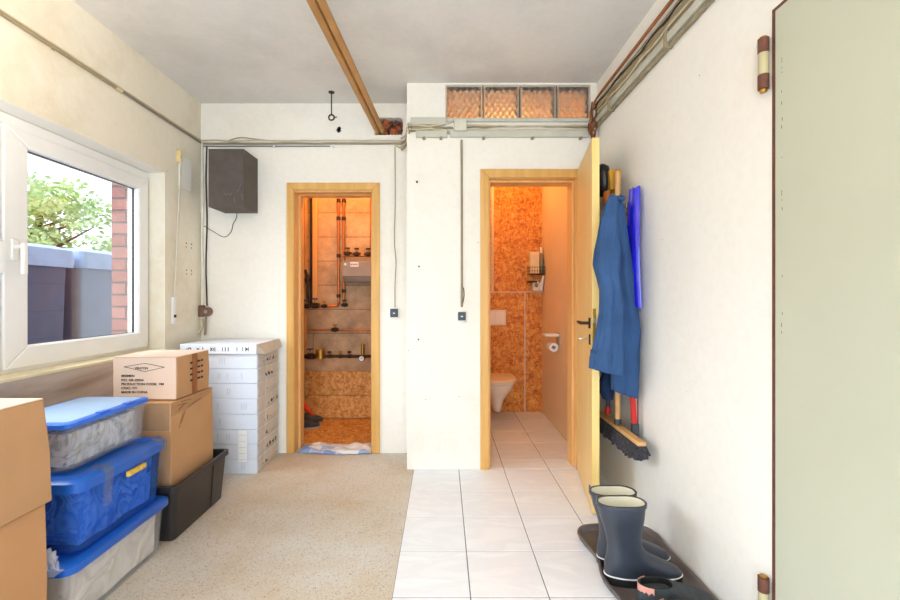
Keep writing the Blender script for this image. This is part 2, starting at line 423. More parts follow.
# tiles
def tiles(name, xs, ys, z, base):
    m = MB(); g = .0022
    for i in range(len(xs)-1):
        for j in range(len(ys)-1):
            a, b, c, d = xs[i]+g, xs[i+1]-g, ys[j]+g, ys[j+1]-g; e = .0015
            m.loft([[(a,c,z-.006),(b,c,z-.006),(b,d,z-.006),(a,d,z-.006)],
                    [(a,c,z-e),(b,c,z-e),(b,d,z-e),(a,d,z-e)],
                    [(a+e,c+e,z),(b-e,c+e,z),(b-e,d-e,z),(a+e,d-e,z)]])
    m.box(xs[0], xs[-1], ys[0], ys[-1], z-.05, z-.0025, mi=1)
    return struct(m.build(name, [TILE, GROUT], base=(0,0,0)))
TX = [-.2085+.3215*k for k in range(5)]; TX[-1] = RX+.002
ys = [3.066, 2.722]
while ys[-1] > BACKY+.35: ys.append(ys[-1]-.3215)
tiles('floor_tiles', TX, sorted(ys), .003, None)
tiles('floor_toilet_room', [-.02, .1145, .436, .7575, 1.06], [3.235, 3.62, 3.94, 4.26, 4.6], .003, None)
tiles('floor_threshold', [.30, .436, .7575, .98], [3.068, 3.233], .003, None)
struct(MB().box(-1.45, -.45, 3.56, 4.4, -.1, 0.0).build('floor_boiler_room', OSBD, base=(0,0,0)))
struct(MB().box(-2.3, 1.35, BACKY, 4.7, CZ, CZ+.12).build('ceiling', CEIL, base=(0,0,0)))
gridwall('wall_left', WALLL, 'x', -2.06, WX, BACKY, 3.56, 0, CZ, [(.62, 2.951, .865, 2.085)])
gridwall('wall_outer_brick', BRICK, 'x', -2.285, -2.062, BACKY, 3.06, -.2, CZ, [(.60, 2.965, .80, 2.12)])
HOLE = (-.540, -.315, 2.507, 2.645)
gridwall('wall_back', WALL, 'y', BY, 3.56, WX-.15, -.257, 0, CZ, [(-1.171, -.560, -.01, 2.07), HOLE, (-.832,-.806,2.545,2.565)])
gridwall('wall_chimney', WALL, 'y', AY, 3.235, -.257, RX, 0, CZ, [(.322, .954, -.01, 2.078), (.018, 1.052, 2.50, 2.744)])
struct(MB().box(-.257, -.10, 3.235, 3.56, 0, CZ).build('wall_return', WALL, base=(0,0,0)))
DY0, DY1, DZ0, DZ1 = .42, 1.432, .13, 2.185
gridwall('wall_right', WALLR, 'x', RX, RX+.2, BACKY, 3.235, 0, CZ, [(DY0, DY1, DZ0, DZ1)])
gridwall('wall_front', WALL, 'y', BACKY-.15, BACKY, -2.06, RX+.2, 0, CZ, [(-1.6, .8, -.01, 2.2)])
# small rooms behind the two doors
struct(MB().box(-1.55, -1.40, 3.56, 4.5, 0, CZ).build('wall_boiler_left', BLOCKW, base=(0,0,0)))
struct(MB().box(-.52, -.40, 3.56, 4.5, 0, CZ).build('wall_boiler_right', BLOCKW, base=(0,0,0)))
struct(MB().box(-1.55, -.40, 4.37, 4.5, 0, CZ).build('wall_boiler_back', BLOCKW, base=(0,0,0)))
struct(MB().box(-1.399, -.521, 4.345, 4.369, .012, .236).box(-1.399, -.521, 4.345, 4.369, .242, .478).build('wall_boiler_panel', OSBD, base=(0,0,0), bevel=.002))
struct(MB().box(-.12, -.02, 3.235, 4.7, 0, CZ).build('wall_toilet_left', PANEL, base=(0,0,0)))
struct(MB().box(1.06, 1.2, 3.235, 4.7, 0, CZ).build('wall_toilet_right', PANEL, base=(0,0,0)))
struct(MB().box(-.02, 1.06, 4.6, 4.7, 0, 1.283).box(-.02, 1.06, 4.6, 4.7, 1.283, CZ).build('wall_toilet_back', OSBW, base=(0,0,0)))
t1 = MB().box(-.02, 1.06, 4.592, 4.6, 1.277, 1.289); t1.box(.517, .543, 4.592, 4.6, 1.289, CZ)
t1.box(.868, .882, 4.592, 4.6, .0, 1.277)
struct(t1.build('trim_1', STRIP, base=(0,0,0)))
struct(MB().box(WX, WX+.008, .75, 2.90, .2, .858).build('trim_2', SILLW, base=(0,0,0)))
# chips, cracks and holes in the plaster
def chip(name, pts, fn, mat=None, lab=None):
    m = MB(); m.prism(pts, fn, 0, .0015)
    return struct(m.build(name, mat or CARDE, base=(0,0,0)))
m = MB()
cr = [(660,374),(668,376),(676,381),(686,383),(694,380),(700,386)]
for k in range(len(cr)-1):
    def P(q):
        Y = F*RX/(q[0]-CX); return (RX-.0005, Y, EYE+(HY-q[1])/F*Y)
    m.tube([P(cr[k]), P(cr[k+1])], .0012, 5)
struct(m.build('trim_3', WALL, base=(0,0,0)))

# window_1
w = struct(empty('window_1', (-2.03, 1.85, .865)))
def mitred(mb, y0, y1, z0, z1, wl, wr, wb, wt, x0, x1):
    o = [(y0,z0),(y1,z0),(y1,z1),(y0,z1)]; i = [(y0+wl,z0+wb),(y1-wr,z0+wb),(y1-wr,z1-wt),(y0+wl,z1-wt)]
    for k in range(4):
        j = (k+1) % 4; q = [o[k], o[j], i[j], i[k]]
        mb.loft([[(x0,a,b) for a,b in q], [(x1,a,b) for a,b in q]])
fr = MB(); mitred(fr, .70, 2.951, .872, 2.083, .04, .035, .03, .06, -2.10, -2.022); fr.box(-2.10,-2.022,1.93,1.97,.9,2.04)
fr.build('window_frame', PVC, w, bevel=.004)
def sash(y0, y1, gl, gr):
    s = MB(); mitred(s, y0, y1, .892, 2.026, gl, gr, .10, .076, -2.085, -2.004)
    so = s.build('sash', PVC, w, bevel=.006)
    g = MB(); mitred(g, y0+gl-.012, y1-gr+.012, .98, 1.962, .016, .016, .016, .016, -2.075, -2.012)
    g.build('glazing_bead', DARKGREY if False else PVC, so, bevel=.003)
    k = MB(); mitred(k, y0+gl, y1-gr, .992, 1.95, .007, .007, .007, .007, -2.05, -2.038)
    k.build('gasket', BLACK, so)
    MB().box(-2.048, -2.042, y0+gl-.004, y1-gr+.004, .988, 1.954).build('pane', winglass('window_glass'), so)
    return so
sash(1.962, 2.925, .116, .085); sash(.76, 1.945, .09, .13)
for y in (2.005, 1.895):
    h = MB().box(-2.004, -1.992, y-.016, y+.016, 1.40, 1.50); ho = h.build('handle', PVC, w, bevel=.004)
    l = MB(); l.cyl((-1.993,y,1.465), (-1.945,y,1.465), .011); l.build('spindle', PVC, ho, auto=40)
    MB().box(-1.962, -1.944, y-.002 if False else y-.011, y+.011, 1.335, 1.482).build('lever', PVC, ho, bevel=.004)
sl = MB().box(-2.06, WX+.012, .62, 2.951, .858, .874); sl.build('window_sill', simple('cream_sill', srgb(236,224,190), .6, var=.08), w, bevel=.003)
rv = MB().box(-2.02, WX-.0005, .62, 2.950, 2.0835, 2.0855); rv.build('soffit', REVEAL, w)

# roller shutter strap
sp = tag(empty('roller_shutter_strap', (WX, 3.05, 1.0)), 'cream pull strap of the roller shutter on the wall right of the window', 'strap')
MB().box(WX, WX+.016, 3.10, 3.235, 2.02, 2.255).build('cover_plate', REVEAL, sp, bevel=.003)
g = MB().box(WX, WX+.03, 3.075, 3.10, 2.20, 2.28); g.add([(WX+.002,3.07,2.19),(WX+.038,3.07,2.20),(WX+.002,3.07,2.29),(WX+.002,3.095,2.20),(WX+.038,3.095,2.20),(WX+.002,3.095,2.29)], [(0,1,2),(3,5,4),(0,3,4,1),(1,4,5,2),(2,5,3,0)])
g.build('guide_block', simple('aged_cream_plastic', srgb(225,205,150), .5), sp, bevel=.002)
s_ = MB(); s_.loft([[(WX+.030,3.075,2.22),(WX+.033,3.075,2.22),(WX+.033,3.093,2.22),(WX+.030,3.093,2.22)],[(WX+.012,3.03,1.21),(WX+.015,3.03,1.21),(WX+.015,3.048,1.21),(WX+.012,3.048,1.21)]])
s_.build('webbing', simple('strap_webbing', srgb(226,222,208), .8), sp)
MB().box(WX, WX+.016, 3.015, 3.055, 1.04, 1.23).build('winder_case', WHITE, sp, bevel=.004)
MB().box(WX+.016, WX+.02, 3.024, 3.046, 1.085, 1.105).build('winder_screw', DARKIRON, sp)

# boiler room door casing (door_1)
d1 = struct(empty('door_1', (-.865, BY, 0)))
def casing(par, xl, xr, zt, wl, wr, wt, y, th=.014):
    o = [(xl,0),(xl,zt),(xr,zt),(xr,0)]
    c = MB()
    q = [(xl,0),(xl,zt),(xl+wl,zt-wt),(xl+wl,0)]; c.loft([[(a,y-th,b) for a,b in q],[(a,y,b) for a,b in q]])
    q = [(xr,0),(xr,zt),(xr-wr,zt-wt),(xr-wr,0)]; c.loft([[(a,y-th,b) for a,b in q],[(a,y,b) for a,b in q]])
    q = [(xl,zt),(xr,zt),(xr-wr,zt-wt),(xl+wl,zt-wt)]; c.loft([[(a,y-th,b) for a,b in q],[(a,y,b) for a,b in q]])
    return c.build('casing', BEECH, par, bevel=.004)
casing(d1, -1.230, -.497, 2.129, .059, .063, .059, BY)
j = MB().box(-1.185, -1.168, BY, 3.56, 0, 2.075).box(-.563, -.546, BY, 3.56, 0, 2.075).box(-1.168, -.563, BY, 3.56, 2.058, 2.075)
j.box(-1.168, -1.150, 3.47, 3.56, 0, 2.058).box(-.581, -.563, 3.47, 3.56, 0, 2.058).box(-1.15,-.581,3.47,3.56,2.05,2.058)
j.build('jamb', ORANGEWOOD, d1, bevel=.002)
# toilet door (door_2)
d2 = struct(empty('door_2', (.64, AY, 0)))
casing(d2, .266, 1.01, 2.14, .062, .062, .062, AY)
j = MB().box(.310, .328, AY, 3.235, .004, 2.085).box(.948, .966, AY, 3.235, .004, 2.085).box(.328, .948, AY, 3.235, 2.074, 2.09)
j.box(.328, .343, 3.11, 3.235, .004, 2.074).box(.933, .948, 3.11, 3.235, .004, 2.074).box(.343,.933,3.11,3.235,2.059,2.074)
j.build('jamb', ORANGEWOOD, d2, bevel=.002)
# open leaf: local frame from hinge, turned a little past the door plane
hx, hy = .950, 3.045; ex, ey = .838, 2.42
dv = Vector((ex-hx, ey-hy, 0)); L = dv.length; dv.normalize(); nv = Vector((dv.y, -dv.x, 0))  # nv points to the left/toilet side
if nv.x > 0: nv = -nv
TH = .040
def LP(u, s, z): return Vector((hx, hy, 0)) + dv*u - nv*s + Vector((0,0,z))   # u along the leaf, s depth into the leaf (towards the right wall)
def lbox(mb, u0, u1, s0, s1, z0, z1, mi=0):
    vs = [LP(u, s, z) for z in (z0, z1) for s in (s0, s1) for u in (u0, u1)]
    return mb.add(vs, [(0,2,3,1),(4,5,7,6),(0,1,5,4),(2,6,7,3),(0,4,6,2),(1,3,7,5)], mi)
lf = lbox(MB(), 0, L, 0, TH, .012, 2.125).build('door_leaf', LEAF, d2, bevel=.002)
lbox(MB(), L, L+.002, 0, TH, .012, 2.125).build('leaf_edge', EDGE, lf)
lbox(MB(), L+.002, L+.004, .003, .021, .93, 1.165).build('lock_plate', BRASS, lf, bevel=.001)
lbox(MB(), L+.002, L+.011, .006, .019, 1.085, 1.115).build('latch', CHROME, lf, bevel=.002)
zh = 1.08
hb = MB(); lbox(hb, L-.075, L-.045, -.008, 0, zh-.03, zh+.03); hb.cyl(LP(L-.06,0,zh), LP(L-.06,-.05,zh), .009); 
hb.tube([LP(L-.06,-.048,zh), LP(L-.08,-.052,zh), LP(L-.19,-.052,zh)], [.010,.010,.008], 10)
hb.build('door_handle', DARKIRON, lf, auto=40)
kb = MB(); lbox(kb, L-.075, L-.045, -.006, 0, zh-.125, zh-.065); kb.build('keyhole_plate', DARKIRON, lf, bevel=.002)
kk = MB(); kk.cyl(LP(L-.06,-.004,zh-.09), LP(L-.06,-.05,zh-.09), .003); lbox(kk, L-.066, L-.054, -.062, -.045, zh-.094, zh-.086); kk.build('key', CHROME, lf)

# steel door in the right wall (door_3)
d3 = struct(empty('door_3', (RX, .93, DZ0)))
fr3 = MB(); mitred(fr3, DY0+.001, DY1-.001, DZ0+.001, DZ1-.001, .011, .013, .011, .011, RX-.003, RX+.08)
fr3.build('door_frame', RUST, d3)
leaf3 = MB().box(RX-.004, RX+.05, DY0+.011, DY1-.0145, DZ0+.011, DZ1-.012).build('door_leaf', STEELDOOR, d3, bevel=.003)
sm_ = MB(); random.seed(9)
for k in range(16):
    zc = random.uniform(1.0, 2.1); h = random.uniform(.004,.02); y = DY1-.045+random.uniform(-.002,.002)
    sm_.box(RX-.0046, RX-.0038, y, y+.0015, zc, zc+h)
sm_.build('paint_chips', RUST, leaf3)
for zc in (2.012, .205):
    hi = MB(); hy3 = DY1+.012; hx3 = RX-.022
    hi.cyl((hx3,hy3,zc-.036), (hx3,hy3,zc+.036), .0155, 18)
    ho = hi.build('hinge', simple('hinge_cream', srgb(188,178,138), .4), d3, auto=40)
    hk = MB(); hk.cyl((hx3,hy3,zc+.037), (hx3,hy3,zc+.085), .0165, 18); hk.cyl((hx3,hy3,zc-.085), (hx3,hy3,zc-.037), .0165, 18)
    hk.build('hinge_knuckle', RUST, ho, auto=40)
    hp = MB(); hp.cyl((hx3,hy3,zc-.095), (hx3,hy3,zc-.085), .011, 14); hp.cyl((hx3,hy3,zc+.085), (hx3,hy3,zc+.091), .011, 14);
    hp.build('hinge_pin', BRASS, ho, auto=40)
# outside
struct(MB().box(-40, -2.29, -20, 40, .3, .45).build('ground_outside', PAVE, base=(0,0,0)))

# glass blocks above the toilet door
cells = [(446,482),(484,519),(521,556),(558,590)]
for k, (a, b) in enumerate(cells):
    xa = (a-CX)/F*AY; xb = (b-CX)/F*AY
    r = empty('glass_block', ((xa+xb)/2, AY+.04, 2.503))
    tag(r, ['orange-lit glass block nearest the chimney, leftmost of the row over the toilet door', 'orange-lit glass block, second from the left over the toilet door',
            'orange-lit glass block, third from the left over the toilet door', 'orange-lit glass block at the right end of the row, against the right wall'][k], 'glass block', 'glass blocks above the toilet door')
    MB().box(xa+.006, xb-.006, AY+.018, AY+.10, 2.512, 2.736).build('block_body', GBLOCK, r, bevel=.006)
    e = MB(); y0, y1 = AY+.012, AY+.11
    e.box(xa, xa+.006, y0, y1, 2.503, 2.742).box(xb-.006, xb, y0, y1, 2.503, 2.742).box(xa+.006, xb-.006, y0, y1, 2.503, 2.512).box(xa+.006, xb-.006, y0, y1, 2.736, 2.742)
    e.build('block_rim', simple('mortar_rim', srgb(196,186,170), .8) if k == 0 else bpy.data.materials['mortar_rim'], r)

exec_after = []
# ------------------------------------------------------------------ tubs and cartons on the left
def rrect(x0, x1, y0, y1, r, z, k=5):
    pts = []
    for cx, cy, a0 in ((x1-r, y0+r, -90), (x1-r, y1-r, 0), (x0+r, y1-r, 90), (x0+r, y0+r, 180)):
        for i in range(k+1):
            a = math.radians(a0 + 90*i/k); pts.append(Vector((cx+r*math.cos(a), cy+r*math.sin(a), z)))
    return pts
def tub(par, name, mat, x0, x1, y0, y1, z0, z1, taper, r=.04, th=.003, rim=.008):
    t = taper; zl = z1-.018
    R = [rrect(x0+t+.012, x1-t-.012, y0+t+.012, y1-t-.012, r*.6, z0), rrect(x0+t+.003, x1-t-.003, y0+t+.003, y1-t-.003, r*.8, z0+.004),
         rrect(x0+t, x1-t, y0+t, y1-t, r*.8, z0+.014), rrect(x0+rim, x1-rim, y0+rim, y1-rim, r, zl), rrect(x0, x1, y0, y1, r, zl+.001), rrect(x0, x1, y0, y1, r, z1),
         rrect(x0+rim+th, x1-rim-th, y0+rim+th, y1-rim-th, r, z1), rrect(x0+t+th, x1-t-th, y0+t+th, y1-t-th, r*.8, z0+.014), ]
    return MB().loft(R).build(name, mat, par, auto=35)
def lumps(name, mat, x0, x1, y0, y1, z0, z1, amp, sc, label, seed=0, taper=0):
    m = MB(); nx, ny, nz = 10, 22, 8
    def pt(u, v, s):
        tt = taper*(1-s)
        x = x0+tt + (x1-x0-2*tt)*u; y = y0+tt+(y1-y0-2*tt)*v; z = z0+(z1-z0)*s
        p = Vector((x, y, z)); n_ = noise.noise(p*sc+Vector((seed,)*3)); n2 = noise.noise(p*sc*2.3+Vector((seed+9,)*3))
        c = Vector(((x0+x1)/2, (y0+y1)/2, (z0+z1)/2)); k = 1 - amp*(.5+.5*n_) - amp*.5*(.5+.5*n2)
        q = c + (p-c)*k
        return q
    def face(fn, a, b):
        vs = [fn(i/a, j/b) for j in range(b+1) for i in range(a+1)]
        m.add(vs, [(j*(a+1)+i, j*(a+1)+i+1, (j+1)*(a+1)+i+1, (j+1)*(a+1)+i) for j in range(b) for i in range(a)])
    face(lambda u,v: pt(u,v,0), nx, ny); face(lambda u,v: pt(u,v,1), nx, ny)
    face(lambda u,v: pt(0,u,v), ny, nz); face(lambda u,v: pt(1,u,v), ny, nz)
    face(lambda u,v: pt(u,0,v), nx, nz); face(lambda u,v: pt(u,1,v), nx, nz)
    o = m.build(name, mat, smooth=True)
    return tag(o, label, 'tub contents', kind='stuff')
# bottom tub
b1 = tag(empty('storage_tub', (-1.58, 1.80, 0)), 'wide clear storage tub with blue lid standing on the floor, lowest of its stack', 'storage box', 'plastic tubs with blue lids')
tub(b1, 'tub_body', CLEARTUB, -1.835, -1.345, 1.55, 2.115, 0, .232, .022, .045)
l = MB(); l.loft([rrect(-1.845,-1.335,1.54,2.125,.05,.222), rrect(-1.845,-1.335,1.54,2.125,.05,.247), rrect(-1.835,-1.345,1.55,2.115,.045,.254),
  rrect(-1.80,-1.375,1.585,2.08,.03,.256), rrect(-1.795,-1.380,1.59,2.075,.03,.250)]); l.build('lid', BLUELID, b1, auto=35)
lumps('packed_papers', CREAMSTUFF, -1.80, -1.372, 1.585, 2.085, .008, .215, .05, 7, 'crumpled cream paper filling the lowest clear tub', 3, .012)
# middle tub
b2 = tag(empty('storage_tub', (-1.58, 1.87, .256)), 'translucent blue tub with blue lid and taped yellow grip, in the middle of the stack', 'storage box', 'plastic tubs with blue lids')
tub(b2, 'tub_body', BLUETUB, -1.80, -1.348, 1.595, 2.105, .257, .522, .022, .05)
l = MB(); l.loft([rrect(-1.812,-1.338,1.585,2.115,.055,.500), rrect(-1.812,-1.338,1.585,2.115,.055,.536), rrect(-1.80,-1.35,1.597,2.103,.05,.546),
  rrect(-1.765,-1.385,1.63,2.07,.03,.549), rrect(-1.76,-1.39,1.635,2.065,.03,.542)]); l.build('lid', BLUELID, b2, auto=35)
g = MB().box(-1.352,-1.335,1.83,1.94,.462,.486); g.build('grip', simple('yellow_grip', srgb(215,180,70), .5, var=.35, scale=90), b2, bevel=.005)
for y in (1.70, 2.035):
    tp = MB(); y2 = y+.045
    prof = [(-1.40,.551),(-1.352,.549),(-1.3355,.538),(-1.3355,.500),(-1.341,.480),(-1.345,.40)]
    tp.add([(x,yy,z) for x,z in prof for yy in (y,y2)], [(2*k,2*k+1,2*k+3,2*k+2) for k in range(len(prof)-1)])
    tp.build('tape_strip', TAPE, b2)
lumps('packed_clothes', BLUESTUFF, -1.77, -1.378, 1.63, 2.07, .268, .49, .07, 9, 'bunched blue cloth seen through the middle blue tub', 5, .015)
# top tub
b3 = tag(empty('storage_tub', (-1.58, 1.86, .549)), 'small ribbed clear tub with flat bright blue lid, topmost of its stack', 'storage box', 'plastic tubs with blue lids')
tb = tub(b3, 'tub_body', CLEARTUB, -1.735, -1.425, 1.63, 2.075, .551, .735, .018, .03)
rb = MB()
for k in range(9):
    y = 1.665+k*.047
    rb.loft([[(-1.447,y,.565),(-1.441,y+.004,.565),(-1.441,y+.012,.565),(-1.447,y+.016,.565)],[(-1.436,y,.715),(-1.427,y+.004,.715),(-1.427,y+.012,.715),(-1.436,y+.016,.715)]])
rb.build('rib_row', CLEARTUB, b3)
l = MB(); l.loft([rrect(-1.745,-1.415,1.62,2.085,.03,.728), rrect(-1.745,-1.415,1.62,2.085,.03,.745), rrect(-1.74,-1.42,1.625,2.08,.03,.748),
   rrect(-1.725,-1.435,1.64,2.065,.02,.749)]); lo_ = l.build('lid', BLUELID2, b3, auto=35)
MB().loft([rrect(-1.722,-1.438,1.643,2.062,.02,.7492), rrect(-1.722,-1.438,1.643,2.062,.02,.7505)]).build('lid_panel', simple('pale_lid_panel_with_sheen', srgb(160,196,236), .3, var=.04), lo_)  # pale recessed panel, window reflection painted into its colour
l = MB()
for y in (1.78, 1.93): MB().box(-1.44,-1.415,y,y+.05,.749,.753).build('lid_clip', BLUELID2, b3)
lumps('packed_papers', blotch('white_papers', [(.34, srgb(120,122,128)), (.43, srgb(235,235,232)), (.54, srgb(228,224,214)), (.60, srgb(150,150,150)), (.66, srgb(240,240,238))], 8), -1.712, -1.452, 1.66, 2.05, .560, .70, .10, 12, 'whitish papers and bags inside the small top tub', 8, .01)
pb = MB()
random.seed(2)
for k in range(14):
    a = random.uniform(0, PI); y = 1.50+random.uniform(-.012,.018); z = .262+.055*k/14; x = -1.352-.03*random.random()
    pb.add([(x,y,z),(x+.022*math.cos(a),y-.01,z+.02),(x+.018*math.cos(a+1),y+.012,z+.03),(x-.03,y,z+.026)], [(0,1,2),(0,2,3)])
pb.add([(-1.40,1.49,.257),(-1.35,1.49,.2575),(-1.35,1.535,.257),(-1.40,1.535,.2572)], [(0,1,2,3)])
o = pb.build('plastic_bag', clear('bag_film', srgb(235,238,244), .6, .1, .3)); tag(o, 'crumpled clear plastic bag squeezed between the left carton and the tub lids', 'bag')
# cartons at the left edge
def carton(name, label, x0, x1, y0, y1, z0, z1, mside, mtop, base=None, lean=0, flaps='x', cat='cardboard box', group=None, bulge=.004):
    r = tag(empty(name, ((x0+x1)/2, (y0+y1)/2, z0)), label, cat, group)
    def ring(z, e): 
        s = lean*(z-z0)
        return [(x0-e+s, y0-e, z), (x1+e+s, y0-e, z), (x1+e+s, y1+e, z), (x0-e+s, y1+e, z)]
    m = MB(); m.loft([ring(z0, -.002), ring(z0+.004, 0), ring((z0+z1)/2, bulge), ring(z1-.004, 0)])
    m.build('carton_body', mside, r, bevel=.003)
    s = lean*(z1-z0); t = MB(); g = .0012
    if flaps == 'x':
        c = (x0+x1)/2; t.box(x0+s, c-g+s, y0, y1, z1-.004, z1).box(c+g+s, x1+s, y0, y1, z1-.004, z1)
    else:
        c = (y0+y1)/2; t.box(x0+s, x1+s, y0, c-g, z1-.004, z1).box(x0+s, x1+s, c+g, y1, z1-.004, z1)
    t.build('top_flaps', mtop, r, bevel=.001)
    return r
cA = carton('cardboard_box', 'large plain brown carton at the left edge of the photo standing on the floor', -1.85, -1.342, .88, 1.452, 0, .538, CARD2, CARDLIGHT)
cB = carton('cardboard_box', 'large plain brown carton with top coloured as if lit, at the left edge, stacked on another carton', -1.86, -1.322, .86, 1.455, .541, .888, CARD, CARDLIGHT, lean=-.085)  # paler flap colour stands in for light falling on the top
# crate with two cartons
cr = tag(empty('plastic_crate', (-1.56, 2.39, 0)), 'long black plastic crate on the floor with a brown carton in it', 'crate')
t = .02; x0, x1, y0, y1, z1 = -1.79, -1.325, 2.13, 2.68, .287
R = [rrect(x0+.035,x1-.035,y0+.035,y1-.045,.02,0), rrect(x0+.028,x1-.028,y0+.028,y1-.04,.025,.006), rrect(x0+.012,x1-.012,y0+.012,y1-.012,.03,z1-.03), rrect(x0,x1,y0,y1,.03,z1-.028),
     rrect(x0,x1,y0,y1,.03,z1-.002), rrect(x0+.003,x1-.003,y0+.003,y1-.003,.03,z1), rrect(x0+.016,x1-.016,y0+.016,y1-.016,.03,z1), rrect(x0+.033,x1-.033,y0+.033,y1-.045,.02,.008)]
MB().loft(R).build('crate_body', CRATE, cr, auto=35)
m = MB()
for y in (2.50,):
    m.loft([[(x1-.030,y,.01),(x1-.024,y,.01),(x1-.024,y+.008,.01),(x1-.030,y+.008,.01)],[(x1-.014,y,z1-.03),(x1-.006,y,z1-.03),(x1-.006,y+.008,z1-.03),(x1-.014,y+.008,z1-.03)]])
m.build('crate_rib', CRATE, cr)
cC = carton('cardboard_box', 'brown carton with clear tape standing inside the black crate', -1.745, -1.386, 2.19, 2.585, .010, .690, CARD, CARD2, flaps='y')
tp = MB().add([(-1.3845,2.186,.62),(-1.3845,2.186,.688),(-1.3845,2.56,.688),(-1.3845,2.56,.66),(-1.3845,2.30,.62)], [(0,1,2,3,4)]); tp.build('side_tape', TAPE, cC)
tp = MB().box(-1.56,-1.390,2.1845,2.186,.55,.688); tp.build('front_tape', TAPE, cC)
mk = MB()
for (ya, za, yb, zb) in ((2.29,.615,2.255,.545),(2.31,.62,2.275,.565),(2.25,.635,2.31,.662),(2.24,.665,2.33,.655),(2.27,.676,2.36,.668),(2.33,.632,2.46,.652)):
    mk.tube([(-1.3835,ya,za),(-1.3835,(ya+yb)/2,(za+zb)/2+.003),(-1.3835,yb,zb)], .0014, 6)
mk.build('torn_print', simple('carton_scuff', srgb(110,75,55), .9), cC)
cD = carton('cardboard_box', 'pale carton with black diamond logo print, resting on the carton in the black crate', -1.718, -1.388, 2.245, 2.545, .694, .918, CARD, CARDLIGHT, flaps='x')
MB().box(-1.716, -1.390, 2.2385, 2.2405, .697, .914).build('front_panel', CARDLIGHT, cD)
FY = 2.2382
m = MB(); 
def px_front(px, py, Y=FY): return ((px-CX)/F*Y, EYE+(HY-py)/F*Y)
pl = [px_front(124,366.8), px_front(145,363.3), px_front(164.5,367.2), px_front(145,371.6)]
for k in range(4):
    a, c = pl[k], pl[(k+1)%4]; m.tube([(a[0],FY-.0004,a[1]),(c[0],FY-.0004,c[1])], .0013, 6)
m.build('diamond_logo', INK, cD)
x, z = px_front(135, 369.2); text('logo_text', 'VIRATON', .0155, INK, cD, (x, FY-.0005, z), (PI/2,0,0))
for body, px, py, sz in (('BREMEN',121.3,377,.0165),('P/O. NR 02024',121.3,381.2,.0165),('PRODUCTION CODE:  VM',121.3,385.2,.0168),('C/NO. 876',121.3,389.2,.0165),('MADE IN CHINA',121.3,393.2,.0165)):
    x, z = px_front(px, py); o = text('print_text', body, sz, INK, cD, (x, FY-.0005, z), (PI/2,0,0)); o.scale.x = 1.12
tp = MB().box(-1.3828,-1.3816,2.372,2.42,.70,.916); tp.build('side_tape', simple('brown_tape', srgb(150,96,58), .3, var=.2, scale=30), cD)
ms = MB()
for r_ in range(4):
    for c_ in range(3):
        if c_ == 0 or True:
            y = (2.352, 2.424, 2.455)[c_]; zz = .868-r_*.032
            for q in range(3): ms.box(-1.3832,-1.3815, y+q*.008, y+q*.008+.005, zz-.005+.002*(q%2), zz+.006)
ms.build('side_print', INK, cD)

# white flat cartons, wrapped
X0, X1, Y0, Y1 = -1.80, -1.290, 2.985, 3.372
edges = [.0]; hs = [.098,.102,.095,.104,.1,.102,.098,.1]
sc_ = .835/sum(hs); z = 0
for k, h in enumerate(hs):
    h *= sc_; dx = random.uniform(-.006,.006); dy = random.uniform(-.004,.004)
    r = tag(empty('flat_carton', ((X0+X1)/2, (Y0+Y1)/2, z)), ['white flat carton on the floor, lowest of the wrapped stack','white flat carton in the wrapped stack, second from the floor','white flat carton in the wrapped stack, third from the floor',
        'white flat carton in the wrapped stack, fourth from the floor','white flat carton in the wrapped stack, fifth from the floor','white flat carton in the wrapped stack, sixth from the floor',
        'white flat carton in the wrapped stack, third from the top','white flat carton in the wrapped stack, just under the loose top carton'][k], 'carton', 'white flat cartons stacked by the boiler room door')
    m = MB(); bz = .004
    m.loft([[(X0+dx,Y0+dy,z+.001),(X1+dx,Y0+dy,z+.001),(X1+dx,Y1+dy-.004,z+.001),(X0+dx,Y1+dy-.004,z+.001)],[(X0+dx,Y0+dy,z+h-.001),(X1+dx,Y0+dy,z+h-.001),(X1+dx,Y1+dy-.004,z+h-.001),(X0+dx,Y1+dy-.004,z+h-.001)]])
    m.build('carton_body', CARDW, r, bevel=.004)
    e = MB(); a = X1+dx
    for (ya, yb) in ((Y0+.006, Y1-.02),):
        e.add([(a+.0005,ya,z+.004),(a+.006,ya+.01,z+h*.45),(a+.0005,ya,z+h-.005),(a+.0005,yb,z+.004),(a+.011,yb-.02,z+h*.5),(a+.0005,yb,z+h-.005)], [(0,1,4,3),(1,2,5,4)])
    e.build('end_flap', CARDE, r)
    p = MB()
    for q in range((2,4,1,3,4,1,3,4)[k]):
        y = Y0+.07+(k*37%50)*.002+q*.05+random.uniform(-.004,.004)
        for s2 in range(random.choice((1,2,3))):
            p.box(a+.009, a+.0115, y+s2*.011, y+s2*.011+.004, z+h*(.3+.1*random.random()), z+h*(.42+.2*random.random()))
    p.build('end_print', INK, r)
    p = MB()
    for gx in ((X0+.235, X0+.40), (X0+.30,), (X0+.235, X0+.30, X0+.40), (X0+.25,))[k%4]:
        for q in range(random.choice((1,2,3))):
            p.box(gx+q*.016, gx+q*.016+.006, Y0+dy-.0012, Y0+dy-.0002, z+h*.3, z+h*.72)
    p.build('front_print', PALEINK, r)
    z += h
r = tag(empty('flat_carton', (-1.54, 3.17, z)), 'white flat carton lying loose on top of the wrapped stack, with dark printed symbols', 'carton', 'white flat cartons stacked by the boiler room door')
tx0, tx1, ty0, ty1, tz0, tz1 = -1.812, -1.285, 2.96, 3.375, z+.001, .905
MB().box(tx0, tx1, ty0, ty1, tz0, tz1).build('carton_body', CARDW, r, bevel=.004)
